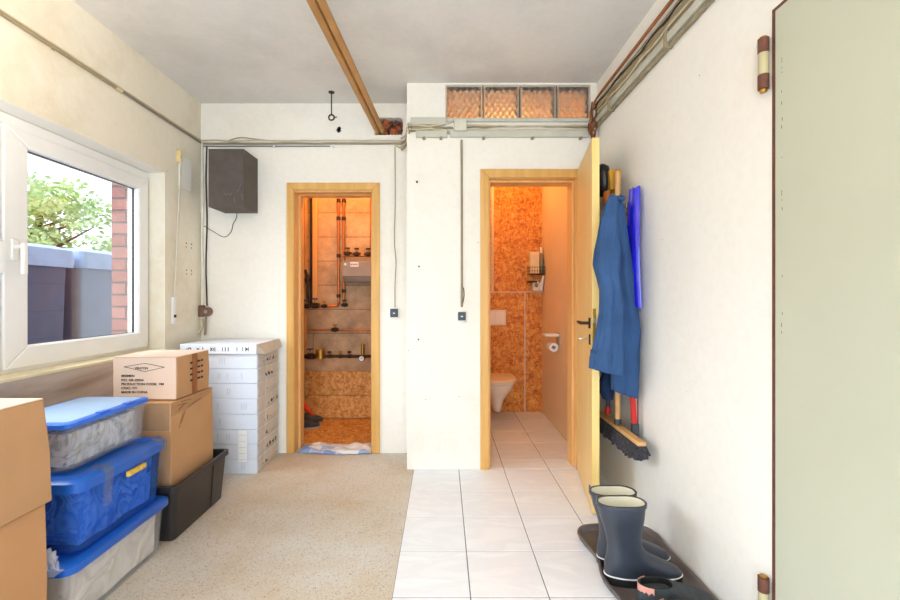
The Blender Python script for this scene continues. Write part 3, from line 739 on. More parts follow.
e = MB(); e.add([(tx1+.001,ty0+.005,tz0+.01),(tx1+.006,ty0+.01,tz1-.002),(tx1+.001,ty1,tz0+.02),(tx1+.006,ty1,tz1-.002),(tx1+.030,ty0+.08,tz0-.012),(tx1+.022,ty1-.02,tz0+.005)], [(0,1,3,5,4)])
e.build('bent_flap', CARDE, r)
p = MB(); zz = (tz0+tz1)/2
p.torus((-1.745,ty0-.001,zz), .010, .0025); p.torus((-1.765,ty0-.001,zz), .004, .001)
p.add([(-1.70,ty0-.001,zz+.012),(-1.685,ty0-.001,zz-.010),(-1.672,ty0-.001,zz+.012),(-1.684,ty0-.001,zz+.004)], [(0,1,2,3)])
for gx in (-1.655, -1.60, -1.572, -1.52, -1.50, -1.48, -1.42, -1.38, -1.36, -1.34):
    p.box(gx, gx+.004, ty0-.0015, ty0-.0002, zz-.014, zz+.014)
p.torus((-1.586,ty0-.001,zz), .008, .002); p.box(-1.355,-1.345,ty0-.0015,ty0-.0002,zz-.008,zz+.008)
p.build('symbol_print', INK, r)
sh = MB(); q = .004
sh.add([(-1.55,Y0-q-.008,.10),(X1+.014,Y0-q-.008,.02),(X1+.014,Y0-q-.008,.80),(-1.70,Y0-q-.008,.80),(-1.70,Y0-q-.008,.02)], [(0,1,2,3,4)])
sh = MB()
nn = 26
rows = []
for i in range(nn+1):
    u = i/nn; rows.append([])
    for jx in range(7):
        v = jx/6; x_ = X0-.006+(X1-X0+.022)*u; rows[-1].append((x_, Y0-.010-.003*math.sin(u*21+v*9+3*noise.noise(Vector((u*5,v*3,2)))), .012+.80*v))
vs = [p_ for r_ in rows for p_ in r_]
sh.add(vs, [(i*7+k, (i+1)*7+k, (i+1)*7+k+1, i*7+k+1) for i in range(nn) for k in range(6)])
n0 = [(X1+.016, Y0-.010, .012), (X1+.016, Y0-.010, .812), (X1+.018, Y0+.10, .812), (X1+.018, Y0+.06, .012)]
sh.add(n0, [(0,1,2,3)])
fo = tag(sh.build('stretch_wrap', FILM, smooth=True), 'clear stretch film wrapped round the front of the white carton stack', 'plastic film')
s_ = MB(); lx0, lx1 = (238-CX)/F*2.97, (247-CX)/F*2.97
s_.box(lx0, lx1, Y0-.0145, Y0-.0135, .09, .31); lab = tag(s_.build('label_sheet', WHITE), 'small white paper label stuck low on the wrapped carton stack', 'label')
s_ = MB()
for k in range(5): s_.box(lx0+.006, lx1-.006, Y0-.0150, Y0-.0146, .105+k*.042, .108+k*.042)
s_.build('label_lines', PALEINK, lab)

# ------------------------------------------------------------------ charcoal wall box
bx = tag(empty('wall_box', (-1.59, BY, 1.889)), 'scuffed charcoal loudspeaker-like box hung high in the back left corner', 'speaker box')
MB().box(-1.718, -1.459, 3.148, BY, 1.889, 2.316).build('box_body', SPEAKER, bx, bevel=.003)
s_ = MB().box(-1.712,-1.465,3.1462,3.148,1.895,2.310); s_.build('front_face', simple('charcoal_front', srgb(88,80,75), .85, var=.12, scale=18), bx)
sc2 = simple('scuff', srgb(150,145,135), .8)
s_ = MB()
for a_, b_ in (((-1.56,1.97),(-1.545,1.995)),((-1.60,1.985),(-1.585,1.975)),((-1.585,1.975),(-1.565,1.99)),((-1.475,1.99),(-1.468,1.94)),((-1.49,2.03),(-1.478,2.06)),((-1.53,1.955),(-1.522,1.92)),((-1.50,2.0),(-1.496,2.02))):
    s_.tube([(a_[0],3.1459,a_[1]),(b_[0],3.1459,b_[1])], .001, 5)
s_.build('scuff_marks', sc2, bx)
def PB(px, py, Y): return ((px-CX)/F*Y, Y, EYE+(HY-py)/F*Y)
def smooth_path(pts, n=6):
    P_ = [Vector(p) for p in pts]; out = []
    for i in range(len(P_)-1):
        a = P_[max(i-1,0)]; b = P_[i]; c = P_[i+1]; d = P_[min(i+2,len(P_)-1)]
        for k in range(n):
            t = k/n; out.append(.5*((2*b)+(-a+c)*t+(2*a-5*b+4*c-d)*t*t+(-a+3*b-3*c+d)*t**3))
    out.append(P_[-1]); return out
def cable(name, pts, r, mat, label, cat='cable', group=None, sm=True, n=8):
    o = MB().tube(smooth_path(pts) if sm else pts, r, n).build(name, mat, auto=50)
    return tag(o, label, cat, group)
yb = BY-.006
cable('speaker_wire', [PB(237,213,3.375), PB(236,219,yb), PB(233,224,yb), PB(231,232,yb), PB(224,237,yb), PB(214,232,yb), PB(204,226,yb)], .0025, DARKIRON, 'thin dark wire drooping from the charcoal wall box', 'wire')

# ------------------------------------------------------------------ pipes and cables, left and back walls
def clips(par, pts, sz, mat, ax='y'):
    for p in pts:
        p = Vector(p); a = (.006, sz, sz) if ax == 'x' else (sz, .006, sz)
        MB().box(p.x-a[0], p.x+a[0], p.y-a[1], p.y+a[1], p.z-a[2], p.z+a[2]).build('clip', mat, par, bevel=.002)
g_ = 'conduits and cables along the left wall'
c1 = tag(empty('conduit', (WX+.012, 1.0, 2.445)), 'thin grey conduit running along the left wall above the window', 'conduit', g_)
MB().tube([(WX+.011,-.8,2.452),(WX+.011,1.9,2.448),(WX+.011,2.5,2.446)], .010, 10).build('pipe', GREYCABLE, c1, auto=50)
MB().tube([(WX+.009,2.5,2.446),(WX+.009,3.375,2.440)], .0075, 10).build('thin_pipe', simple('dull_grey_pipe', srgb(140,132,118), .5), c1, auto=50)
MB().cyl((WX+.011,2.49,2.446),(WX+.011,2.535,2.446), .0135, 12).build('pipe_joint', simple('cream_joint', srgb(214,200,160), .5), c1, auto=50)
for y in (2.1, 3.0): clips(c1, [(WX+.006,y,2.445)], .008, GREYCABLE, 'x')
cable('electrical_cable', [(WX+.006,-.8,2.468),(WX+.006,1.5,2.466),(WX+.006,3.37,2.458)], .005, BEIGECABLE, 'thin beige cable lying just above the grey conduit on the left wall', group=g_)
# corner verticals
g_ = 'vertical cables in the back left corner'
for k, (px, r_, m_, z0_, z1_, lab_) in enumerate(((198.4,.0100,GREYCABLE,1.08,2.45,'grey conduit running down the back left corner, nearest the window'),
        (202.5,.009,simple('pale_tube', srgb(232,226,205),.5),1.16,2.44,'pale plastic tube running down beside the corner, left of the charcoal box'),
        (206.4,.0055,BROWNCABLE if False else DARKIRON,1.16,2.41,'thin dark wire beside the pale tube in the corner'))):
    x_ = (px-CX)/F*3.375
    pts = [(x_+.004*math.sin(z_*9+k*2)*(k>0), 3.378-r_*.3, z_) for z_ in [z0_+(z1_-z0_)*i/10 for i in range(11)]]
    cable('electrical_cable', pts, r_, m_, lab_, group=g_)
cable('electrical_cable', [(-1.885,3.372,1.06),(-1.882,3.37,1.0),(-1.90,3.33,.95)], .007, BEIGECABLE, 'short beige cable below the brown junction box in the corner', group=g_)
cable('electrical_cable', [(-1.86,3.374,1.08),(-1.862,3.374,1.0),(-1.868,3.374,.93)], .008, GREYCABLE, 'short grey conduit dropping behind the white cartons', group=g_)
jb = tag(empty('junction_box', (-1.868, BY, 1.07)), 'small brown bakelite junction box low in the back left corner', 'junction box')
MB().box(-1.905,-1.868,3.345,3.387,1.075,1.165).build('side_case', simple('brown_bakelite', srgb(110,76,58), .35), jb, bevel=.006)
MB().cyl((-1.848,3.352,1.115),(-1.848,3.389,1.115), .037, 20).build('case', simple('brown_round_case', srgb(122,92,72), .35), jb, bevel=.004)
m = MB().cyl((-1.848,3.345,1.115),(-1.848,3.352,1.115), .014, 12); m.build('cover_screw', CHROME, jb)
# along back wall
g_ = 'cables along the back wall'
def hpath(pxa, pxb, py, Y, wob=.003, n=14, seed=0, sag=0):
    return [PB(pxa+(pxb-pxa)*i/n, py+sag*math.sin(PI*i/n), Y)[:2] + (PB(0, py+sag*math.sin(PI*i/n), Y)[2]+wob*noise.noise(Vector((i*.7, seed, 0))),) for i in range(n+1)]
cable('electrical_cable', hpath(201,404,140.5,BY-.008,.010,seed=1), .0055, BEIGECABLE, 'upper beige cable running along the back wall above the charcoal box', group=g_)
cable('electrical_cable', hpath(203,402,143.5,BY-.010,.004,seed=2), .0085, GREYCABLE, 'thick grey conduit running along the back wall', group=g_)
cable('electrical_cable', hpath(203,330,146.3,BY-.007,.003,seed=3), .0045, simple('blue_grey_cable', srgb(120,118,120), .5), 'thin blue-grey cable just below the conduit on the back wall', group=g_)
cable('electrical_cable', [PB(228,141,3.38),PB(240,137.5,3.384),PB(255,139,3.384),PB(275,141,3.384)], .004, GREYCABLE, 'short loose cable looping up from the conduit on the back wall', group=g_)
for px, lab_ in ((274,'small white clip under the cables above the charcoal box'),(333,'small white clip under the cables left of the brick hole')):
    p = PB(px,146,BY-.012); o = MB().box(p[0]-.008,p[0]+.008,BY-.02,BY,p[2]-.012,p[2]+.010).build('cable_clip', WHITE, bevel=.002); tag(o, lab_, 'cable clip', 'cable clips on the walls')
# wall sensors
def sensor(px, py, Y, path, lab, clab, r):
    s = 9.5/F*Y/2; x_, _, z_ = PB(px, py, Y)
    e_ = tag(empty('wall_switch', (x_, Y, z_-s)), lab, 'light switch', 'dark light switches')
    MB().box(x_-s*1.0, x_+s*1.0, Y-.022, Y, z_-s*1.15, z_+s*1.1).build('back_plate', WHITE, e_, bevel=.005)
    ro = MB().box(x_-s*.82, x_+s*.82, Y-.036, Y-.020, z_-s*.85, z_+s*.92).build('rocker', DARKGREY, e_, bevel=.005)
    MB().box(x_-.007, x_+.007, Y-.0375, Y-.0355, z_-.003, z_+.003).build('indicator', CHROME, ro)
    cable('electrical_cable', path, r, GREYCABLE, clab, group='cables dropping to the switches')
sensor(394.5,313,BY, [PB(395,147,BY-.005),PB(395.2,200,BY-.005),PB(394.4,240,BY-.005),PB(396,262,BY-.006),PB(395,285,BY-.006),PB(395,308,BY-.006)],
       'dark square switch on the back wall right of the boiler room door', 'thin grey cable dropping to the switch beside the boiler room door', .0035)
sensor(461.7,316.2,AY, [PB(461.5,140,AY-.008),PB(461.8,200,AY-.008),PB(461.8,307,AY-.008)],
       'dark square switch left of the toilet door casing', 'straight grey conduit dropping to the switch left of the toilet door', .008)
x_,_,z_ = PB(461.8,296,AY); 
cable('electrical_cable', [(x_+.012,AY-.004,z_+.06),(x_+.016,AY-.004,z_),(x_+.004,AY-.006,z_-.06)], .003, DARKIRON, 'short dark wire beside the conduit just above the switch by the toilet door', group='cables dropping to the switches')
# hook in ceiling
hk = tag(empty('ceiling_hook', (-.83, 3.2, 2.52)), 'rusty iron rod with open ring hanging from the ceiling above the boiler room door', 'hook')
MB().cyl((-.83,3.2,2.585),(-.83,3.2,CZ-.001), .0045, 8).build('rod', DARKIRON, hk, auto=50)
MB().torus((-.83,3.2,2.566), .020, .006, 'y').build('ring', DARKIRON, hk, auto=60)
MB().cyl((-.83,3.2,CZ-.006),(-.83,3.2,CZ), .022, 14).build('ceiling_rose', DARKIRON, hk)
MB().tube([(-.812,3.2,2.560),(-.80,3.2,2.570),(-.79,3.2,2.568)], .004, 6).build('ring_end', DARKIRON, hk)
# knocked hole with brick and the plugged small one
random.seed(3)
hb_ = MB(); x0,x1,z0,z1 = HOLE
rub = simple('raw_brick', srgb(150,84,56), .95, var=.4, scale=25, bump=.6, bscale=60); rub2 = simple('orange_brick', srgb(170,92,50), .9, var=.3, scale=20); rub3 = simple('dark_brick', srgb(96,62,50), .95, var=.4, scale=30)
hb_.box(x0+.0,x1,BY+.09,BY+.10,z0,z1,0)
for k in range(26):
    cx = random.uniform(x0+.02,x1-.02); cz = random.uniform(z0+.02,z1-.01); s = random.uniform(.018,.032)
    r_ = Matrix.Rotation(random.uniform(-.7,.7),3,'Y') @ Matrix.Rotation(random.uniform(-.5,.5),3,'X')
    hb_.box(cx-s*.8,cx+s*.8,BY+.045+random.uniform(-.02,.03),BY+.12,cz-s,cz+s, random.choice((0,0,1,2)), rot=r_)
struct(hb_.build('wall_hole_brick', [rub, rub2, rub3], base=(0,0,0), bevel=.003))
ed = MB()
for k in range(34):
    a = 2*PI*k/34; cx = (x0+x1)/2+.116*max(-1,min(1,1.25*math.cos(a))); cz = (z0+z1)/2+.072*max(-1,min(1,1.3*math.sin(a))); s = random.uniform(.003,.008)
    ed.box(cx-s,cx+s,BY-.003,BY+.02,cz-s,cz+s, rot=Matrix.Rotation(random.uniform(0,1.5),3,'Y'))
struct(ed.build('wall_hole_edge', WALL, base=(0,0,0)))
x_,_,z_ = PB(339,129,BY)
e_ = MB().box(-.838,-.80,BY+.02,BY+.03,2.54,2.57,0)
for k in range(7): 
    s = random.uniform(.006,.014); cx = -.819+random.uniform(-.018,.018); cz = 2.556+random.uniform(-.018,.016)
    e_.box(cx-s,cx+s,BY-.002,BY+.006,cz-s,cz+s,random.choice((0,1)),rot=Matrix.Rotation(random.uniform(0,1.5),3,'Y'))
struct(e_.build('wall_small_hole', [rub3, CARDE], base=(0,0,0)))
# twin pipes under the ceiling
g_ = 'ceiling tubes leading to the brick hole'
for k, (ox, r_, lb) in enumerate(((0,.021,'left of two orange-brown tubes slanting under the ceiling to the brick hole'),(.043,.019,'right of two orange-brown tubes slanting under the ceiling to the brick hole'))):
    a = Vector((-.612+ox, 1.0, 2.527)); b = Vector((-.515+ox*.95, 3.43, 2.537))
    t = a + (b-a)*((1.86-1.0)/2.43)
    o = MB().tube([a+(a-b)*.8, a, b], r_, 16).build('ceiling_tube', COPPERL, auto=50); tag(o, lb, 'pipe', g_)
# chimney bundle
g_ = 'cable bundle over the toilet door'
def trunk(name, pxa, pxb, pya, pyb, depth, mat, lab, Y=AY):
    a = PB(pxa,pyb,Y); b = PB(pxb,pya,Y)
    o = MB().box(a[0],b[0],Y-depth,Y,a[2],b[2]).build(name, mat, bevel=.003); return tag(o, lab, 'cable trunking', g_)
trunk('cable_trunking', 411, 446, 118.5, 125.5, .024, TRUNK, 'short upper grey-white cable duct on the chimney left of the glass blocks')
t_ = trunk('cable_trunking', 416, 447, 131.8, 138.3, .030, TRUNK, 'short lower duct on the chimney, left of the square junction box')
t2_ = trunk('cable_trunking', 450, 588, 131.8, 138.0, .026, TRUNK, 'long lower grey duct running under the glass blocks')
t3_ = trunk('cable_trunking', 447, 590, 119.2, 122.6, .022, TRUNK, 'long slim upper grey duct right under the glass blocks')
for T_, pxs in ((t_, (424, 441)), (t2_, (483.5, 532, 580))):
    for px in pxs:
        p = PB(px,137.5,AY); MB().box(p[0]-.010,p[0]+.010,AY-.031,AY-.0005,p[2]-.018,p[2]-.003).build('bracket', GREYCABLE, T_, bevel=.002)
ci = 0
for (pxa, pxb, py, r_, m_, sg, lab_) in ((401,452,122,.007,BEIGECABLE,4,'upper beige cable leaving the brick hole across the chimney'),
      (401,453,127.5,.007,GREYCABLE,0,'middle grey cable leaving the brick hole across the chimney'),(401,453,131,.0065,BEIGECABLE,-2,'lower beige cable leaving the brick hole across the chimney'),
      (402,452,134.5,.005,GREYCABLE,-5,'lowest thin cable rising from the brick hole across the chimney'),
      (466,592,125,.0062,BEIGECABLE,1.0,'upper beige cable between the two ducts under the glass blocks'),
      (466,592,127.6,.006,GREYCABLE,-1.4,'middle grey cable between the two ducts under the glass blocks'),
      (466,592,129.8,.0062,BEIGECABLE,.4,'lower beige cable between the two ducts under the glass blocks')):
    ci += 1
    pts = hpath(pxa, pxb, py, AY-.012-.003*(ci%2), .006, seed=ci*3, sag=sg)
    if pxa < 403: pts = [(-.34,BY+.02,pts[0][2]+.01), (-.285,BY-.10,pts[0][2])] + [(max(p[0],-.262),)+tuple(p[1:]) for p in pts][2:]
    cable('electrical_cable', pts, r_, m_, lab_, group=g_)
jb = tag(empty('junction_box', (.115, AY, 2.41)), 'square grey junction box on the cable bundle above the switch cable', 'junction box')
a = PB(454,133,AY); b = PB(466.5,121.5,AY); MB().box(a[0],b[0],AY-.045,AY-.01,a[2],b[2]).build('case', TRUNK, jb, bevel=.004)
MB().box(a[0]+.003,b[0]-.003,AY-.049,AY-.045,a[2]+.003,b[2]-.003).build('lid', simple('pale_grey_lid', srgb(208,205,190), .5), jb, bevel=.003)
cable('electrical_cable', [(-.275,BY-.10,2.42),(-.300,BY-.02,2.41),(-.33,BY-.012,2.40),(-.40,BY-.010,2.435)], .006, BEIGECABLE, 'short beige cable bending down to the back wall conduit under the brick hole', group=g_)
# screws in the chimney
for k, (px, py, lb) in enumerate(((417,182,'rusty screw high in the chimney wall'),(419,266.5,'small screw at mid height in the chimney wall'),(418.5,339.5,'small screw in the lower chimney wall'))):
    x_,_,z_ = PB(px,py,AY); m = MB().cyl((x_,AY-.007,z_),(x_,AY+.001,z_), .008 if k==0 else .006, 10).build('wall_screw', DARKIRON, auto=50); tag(m, lb, 'screw', 'screws in the chimney wall')
for k, (y, z, lb) in enumerate(((3.195,1.63,'upper left plug hole beside the shutter strap'),(3.26,1.63,'upper right plug hole beside the corner cables'),(3.195,1.43,'lower left plug hole beside the shutter strap'),(3.26,1.43,'lower right plug hole beside the corner cables'))):
    m = MB().cyl((WX-.001,y,z),(WX+.002,y,z), .006, 10).cyl((WX-.001,y,z-.028),(WX+.002,y,z-.028),.005,10).build('wall_plug', DARKGREY); tag(m, lb, 'wall plug', 'plug holes in the left wall')

# ------------------------------------------------------------------ right wall services
g_ = 'services along the upper right wall'
zr = lambda k: EYE + k*RX
def rline(name, z, off, r_, mat, lab, wob=0, seed=0, y0=.7, y1=3.03, cat='cable'):
    n = 26; pts = [(RX-off, y1+(y0-y1)*i/n, z+wob*noise.noise(Vector((i*.55, seed*5.3, 0)))) for i in range(n+1)]
    return cable(name, pts, r_, mat, lab, cat, g_, sm=wob > 0)
def rpipe(z, off, lab, drop):
    pts = [(RX-off,.7,z),(RX-off,2.93,z),(RX-off-.012,3.0,z-.02),(RX-off-.03,3.03,z-.08),(RX-off-.03,3.035,drop)]
    return cable('copper_pipe', pts, .0065, simple('old_copper', srgb(172,108,60), .45, .5, var=.2) if 'old_copper' not in bpy.data.materials else bpy.data.materials['old_copper'], lab, 'pipe', g_, sm=False)
rpipe(2.640, .014, 'upper copper pipe along the right wall bending down in the corner', 2.36)
rpipe(2.612, .030, 'lower copper pipe along the right wall beside the grey cables', 2.40)
rline('electrical_cable', 2.588, .012, .009, GREYCABLE, 'grey cable directly below the copper pipes on the right wall', .010, 1)
rline('electrical_cable', 2.565, .016, .007, BEIGECABLE, 'thin beige cable snaking along the right wall', .018, 2)
rline('electrical_cable', 2.545, .014, .0125, GREYCABLE, 'thick grey cable in the middle of the right wall bundle', .010, 3)
rline('electrical_cable', 2.520, .020, .007, BEIGECABLE, 'wavy beige cable over the duct on the right wall', .022, 4)
rline('electrical_cable', 2.500, .014, .008, GREYCABLE, 'grey cable lying on top of the right wall duct', .006, 5)
rline('electrical_cable', 2.555, .034, .0045, BROWNCABLE if False else DARKIRON, 'thin dark cable crossing the right wall bundle', .035, 6)
o = MB().box(RX-.030,RX,.7,3.03,2.447,2.487).build('cable_trunking', TRUNK, bevel=.004); tag(o, 'pale duct along the right wall, above the lowest conduit', 'cable trunking', g_)
o = MB().tube([(RX-.012,.7,2.434),(RX-.012,3.04,2.434)], .0115, 12).build('conduit', GREYCABLE, auto=50); tag(o, 'lowest grey conduit of the bundle along the right wall', 'conduit', g_)
for y_, lb in ((2.05,'metal strap holding the right wall bundle, nearer the camera'),(2.75,'metal strap holding the right wall bundle, nearer the glass blocks')):
    o = MB().box(RX-.040,RX-.0,y_,y_+.018,2.42,2.50).build('pipe_strap', GREYCABLE, bevel=.002); tag(o, lb, 'strap', 'straps on the right wall services')
cx_ = RX-.05
for k, pts in enumerate(([(cx_,3.02,2.60),(cx_-.01,3.01,2.52),(cx_+.015,3.0,2.44),(cx_-.015,3.0,2.38),(cx_-.005,3.0,2.31),(cx_-.025,3.0,2.262)],
                         [(cx_+.02,3.01,2.58),(cx_+.022,3.0,2.50),(cx_-.02,2.995,2.43),(cx_+.012,2.99,2.37),(cx_-.018,2.99,2.30)],
                         [(cx_-.03,3.0,2.44),(cx_-.035,2.99,2.39),(cx_-.01,2.99,2.345),(cx_+.02,2.995,2.40),(cx_+.022,3.0,2.47)])):
    cable('electrical_cable', pts, .005, BROWNCABLE, ['long brown cable end dangling lowest in the corner above the open door','brown cable twisted round its neighbour in the corner above the open door','short brown cable loop in the corner above the open door'][k], group='brown cable ends in the right corner')
# ------------------------------------------------------------------ behind the open door
def ell(xc, yc, a, b, z, n=28, p=2.0, fold=None):
    out = []
    for i in range(n):
        t = 2*PI*i/n; c, s = math.cos(t), math.sin(t)
        x = a*math.copysign(abs(c)**(2/p), c); y = b*math.copysign(abs(s)**(2/p), s); k = 1
        if fold: k = fold(t, z)
        out.append(Vector((xc+x*k, yc+y*k, z if not callable(z) else z(t))))
    return out
jk = tag(empty('work_jacket', (1.0, 2.31, 1.78)), 'blue workwear jacket hanging on the right wall behind the open toilet door', 'jacket')
def cloth(name, prof, Yc, dep, skew, mat, seed, par, hollow=True):
    sc = Yc/F; n = 64; rings = []
    # resample the profile finely
    ys_ = []; 
    for k in range(len(prof)-1):
        for q in range(5):
            t = q/5; a, b = prof[k], prof[k+1]; ys_.append(tuple(a[i]+(b[i]-a[i])*t for i in range(4)))
    ys_.append(prof[-1])
    for (py, c, hw, dd) in ys_:
        z = EYE+(HY-py)*sc; x = (c-CX)*sc; a = hw*sc; ring = []
        for i in range(n):
            t = 2*PI*i/n
            am = min(1, (prof[-1][0]*0+py-prof[0][0])/40.0)
            w = 1 - .16*am*(1+math.sin(4*t+seed+z*5.0+2*noise.noise(Vector((z*3,seed,0))))) *.7 - .035*am*(1+math.sin(9*t+seed*2-z*6+4*noise.noise(Vector((z*4,seed,3))))) + .12*noise.noise(Vector((math.cos(t)*1.6, math.sin(t)*1.6, z*7+seed)))
            xx = x + a*math.cos(t)*(w*.5+.5 if abs(math.cos(t)) > .8 else w)
            yy = Yc + dep*dd*math.sin(t)*w
            zz = z - skew*math.cos(t)*min(1, max(0, (py-330)/30.0))
            ring.append(Vector((xx, yy, zz)))
        rings.append(ring)
    if hollow:
        last = rings[-1]; c = sum(last, Vector())/n
        rings.append([c+(v-c)*.93 for v in last]); rings.append([c+(v-c)*.9+Vector((0,0,.10)) for v in last])
    return MB().loft(rings).build(name, mat, par, smooth=True)
cloth('sleeve', [(196,612.5,3.5,.3),(203,612,6.5,.45),(212,610.5,8,.6),(230,608.5,11,.8),(250,607,13.5,.95),(264,606.5,14.5,1),(276,608,12.8,1),(290,610.5,11.6,1),(312,611,11.8,1),(335,609,13.6,1),(360,606.2,16.8,1.05),(372,606,16.8,1.05)], 2.25, .062, .018, JACKET, 1.2, jk)
cloth('jacket_body', [(197,615.5,4,.3),(206,618,6,.5),(222,618.5,7.5,.7),(245,620.5,9,.9),(270,622.5,10.5,1),(300,625.5,12.2,1.05),(330,628,13.2,1.1),(358,626.5,13.8,1.1),(380,624.5,14.5,1.05),(394,624,13.8,1.0)], 2.365, .060, .022, JACKET, 4.1, jk)
c_ = MB(); c_.torus((.94,2.31,1.757), .026, .013, 'z', 20, 8); c_.build('collar', JACKET, jk, smooth=True)
def hemring(par, prof, Yc, dep, skew, seed): pass
MB().tube([(.95,2.31,1.765),(.96,2.33,1.785),(.99,2.40,1.765)], .003, 6).build('hanging_loop', JACKETD, jk)
dk = cloth('cloth', [(372,609,6,.6),(380,607,7,.8),(390,606,7.5,.8),(399,608,5,.6)], 2.50, .05, 0, JACKETD, 2.2, None); tag(dk, 'dark navy cloth hem peeping out behind the blue jacket, beside the door edge', 'cloth')
hr = tag(empty('tool_rail', (RX, 2.45, 1.77)), 'grey metal tool holder rail on the right wall behind the jacket', 'tool rail')
MB().box(RX-.012, RX, 2.43, 2.86, 1.72, 1.775).build('rail', CHROME, hr, bevel=.002)
for y in (2.45, 2.56, 2.66, 2.80): MB().box(RX-.06, RX-.012, y-.012, y+.012, 1.735, 1.765).build('hook', CHROME, hr, bevel=.003)
# broom
br = tag(empty('broom', (1.0, 2.45, .40)), 'wide broom with pale wooden head and grey-black bristles, hanging low on the right wall', 'broom')
MB().tube([(1.005,2.475,.50),(1.005,2.475,1.945),(1.005,2.475,1.953),(1.005,2.475,1.958)], [.0155,.0155,.012,.004], 16).build('handle', STICK, br, auto=50)
MB().box(.985,1.030,2.175,2.76,.472,.495).build('broom_head', STICK, br, bevel=.006)
bb = MB(); random.seed(11)
for i in range(60):
    for q in range(5):
        y = 2.184+.568*i/59+random.uniform(-.003,.003); x = .988+.04*q/4; s = .0055
        dx = (q-2)*.006+random.uniform(-.006,.006); dy = random.uniform(-.010,.010)-.014*(i<4)+.014*(i>55); zb = .395+random.uniform(-.012,.010)+.03*max(0,1-i/4)**.5*(i<4)
        bb.loft([[(x-s,y-s,.472),(x+s,y-s,.472),(x+s,y+s,.472),(x-s,y+s,.472)],[(x-s+dx,y-s+dy,zb),(x+s+dx,y-s+dy,zb),(x+s+dx,y+s+dy,zb),(x-s+dx,y+s+dy,zb)]])
bb.build('bristles', BRISTLE, br)
MB().cyl((1.005,2.475,.498),(1.005,2.475,.53), .019, 16).build('ferrule', DARKGREY, br, auto=50)
# second tool with dark handle
g2 = tag(empty('long_brush', (1.02, 2.64, .50)), 'upturned brush with yellow bristles and black head above the jacket, on a dark handle', 'brush')
MB().cyl((1.01,2.635,.52),(1.01,2.635,1.90), .012, 14).build('handle', simple('dark_blue_handle', srgb(50,60,90), .4), g2, auto=50)
MB().tube([(1.01,2.635,.515),(1.01,2.635,.56)], .016, 14).build('end_cap', RED, g2, auto=50)
MB().loft([ell(.965,2.60,.020,.03,1.84), ell(.968,2.60,.038,.055,1.90), ell(.962,2.60,.046,.06,1.97), ell(.960,2.60,.038,.055,2.01), ell(.960,2.60,.015,.02,2.03)]).build('brush_head', BLACK, g2, smooth=True)
yb_ = MB()
for i in range(7):
    for q in range(4):
        x = .985+.05*i/6; y = 2.53+.07*q/3; yb_.loft([[(x-.004,y-.01,1.86),(x+.004,y-.01,1.86),(x+.004,y+.01,1.86),(x-.004,y+.01,1.86)],[(x-.006+.006*(i-3)/3,y-.012,1.975),(x+.006+.006*(i-3)/3,y-.012,1.975+.008*(i%2)),(x+.005+.006*(i-3)/3,y+.012,1.975),(x-.006+.006*(i-3)/3,y+.012,1.97)]])
yb_.build('bristles', YELLOWB, g2)
o = MB().loft([ell(.965,2.53,.012,.02,1.76), ell(.963,2.53,.020,.03,1.80), ell(.963,2.53,.016,.03,1.85)]).build('sponge', simple('orange_sponge', srgb(190,110,40), .9), smooth=True); tag(o, 'small orange-brown sponge under the yellow bristles beside the door edge', 'sponge')
# blue channel
random.seed(5)
pr = []
for i in range(25):
    t = i/24; y = -.062+.124*t; pr.append((y, .010+.026*abs(math.sin(t*PI*2))**.8))
pr += [(.055,.004),(-.055,.004)]
rings = []
for k in range(15):
    t = k/14; z = 1.832-.66*t; off = .010*math.sin(PI*t); s = .78+.22*min(1,t*4)
    rings.append([Vector((RX-.016-off-x*1.1, 2.385-.01*t+y*s*.92, z+.006*math.cos(i*.9)*(k==0))) for i,(y,x) in enumerate(pr)])
ub = MB().loft(rings).build('blue_channel', ULTRA, auto=60); tag(ub, 'glossy ultramarine plastic channel hanging on the right wall behind the jacket', 'plastic channel')
# red tool
rt = tag(empty('red_scraper', (1.05, 2.38, .47)), 'red-handled tool with dark tip hanging between the jacket and the broom head', 'tool')
MB().loft([[(1.035,2.36,.90),(1.055,2.36,.90),(1.055,2.375,.90),(1.035,2.375,.90)],[(1.030,2.355,.70),(1.055,2.355,.70),(1.055,2.375,.70),(1.030,2.375,.70)],[(1.038,2.355,.535),(1.064,2.355,.535),(1.064,2.375,.535),(1.038,2.375,.535)]]).build('handle', RED, rt, bevel=.003)
MB().box(1.038,1.075,2.35,2.38,.470,.535).build('tip', DARKGREY, rt, bevel=.004)
MB().cyl((1.074,2.37,.52),(1.074,2.37,.92),.004,8).build('rod', simple('dark_red_rod', srgb(130,50,40), .5), rt, auto=50)
# ------------------------------------------------------------------ boot tray, boots and shoes
def CR(pts, n=5, closed=True):
    P_ = [Vector(p) for p in pts]; out = []; L_ = len(P_)
    for i in range(L_):
        a, b, c, d = P_[i-1], P_[i], P_[(i+1)%L_], P_[(i+2)%L_]
        for k in range(n):
            t = k/n; out.append(.5*((2*b)+(-a+c)*t+(2*a-5*b+4*c-d)*t*t+(-a+3*b-3*c+d)*t**3))
    return out
tray_pts = [(.745,2.262,0),(.90,2.275,0),(1.04,2.255,0),(1.083,2.18,0),(1.078,2.07,0),(1.082,1.95,0),(1.088,1.82,0),(1.088,1.70,0),(1.080,1.58,0),(1.05,1.48,0),(.95,1.455,0),(.82,1.455,0),(.72,1.49,0),(.692,1.58,0),(.702,1.70,0),(.684,1.80,0),(.682,1.87,0),(.703,1.96,0),(.702,2.04,0),(.688,2.12,0),(.686,2.20,0)]
o_ = CR(tray_pts); cen = Vector((.885, 1.86, 0))
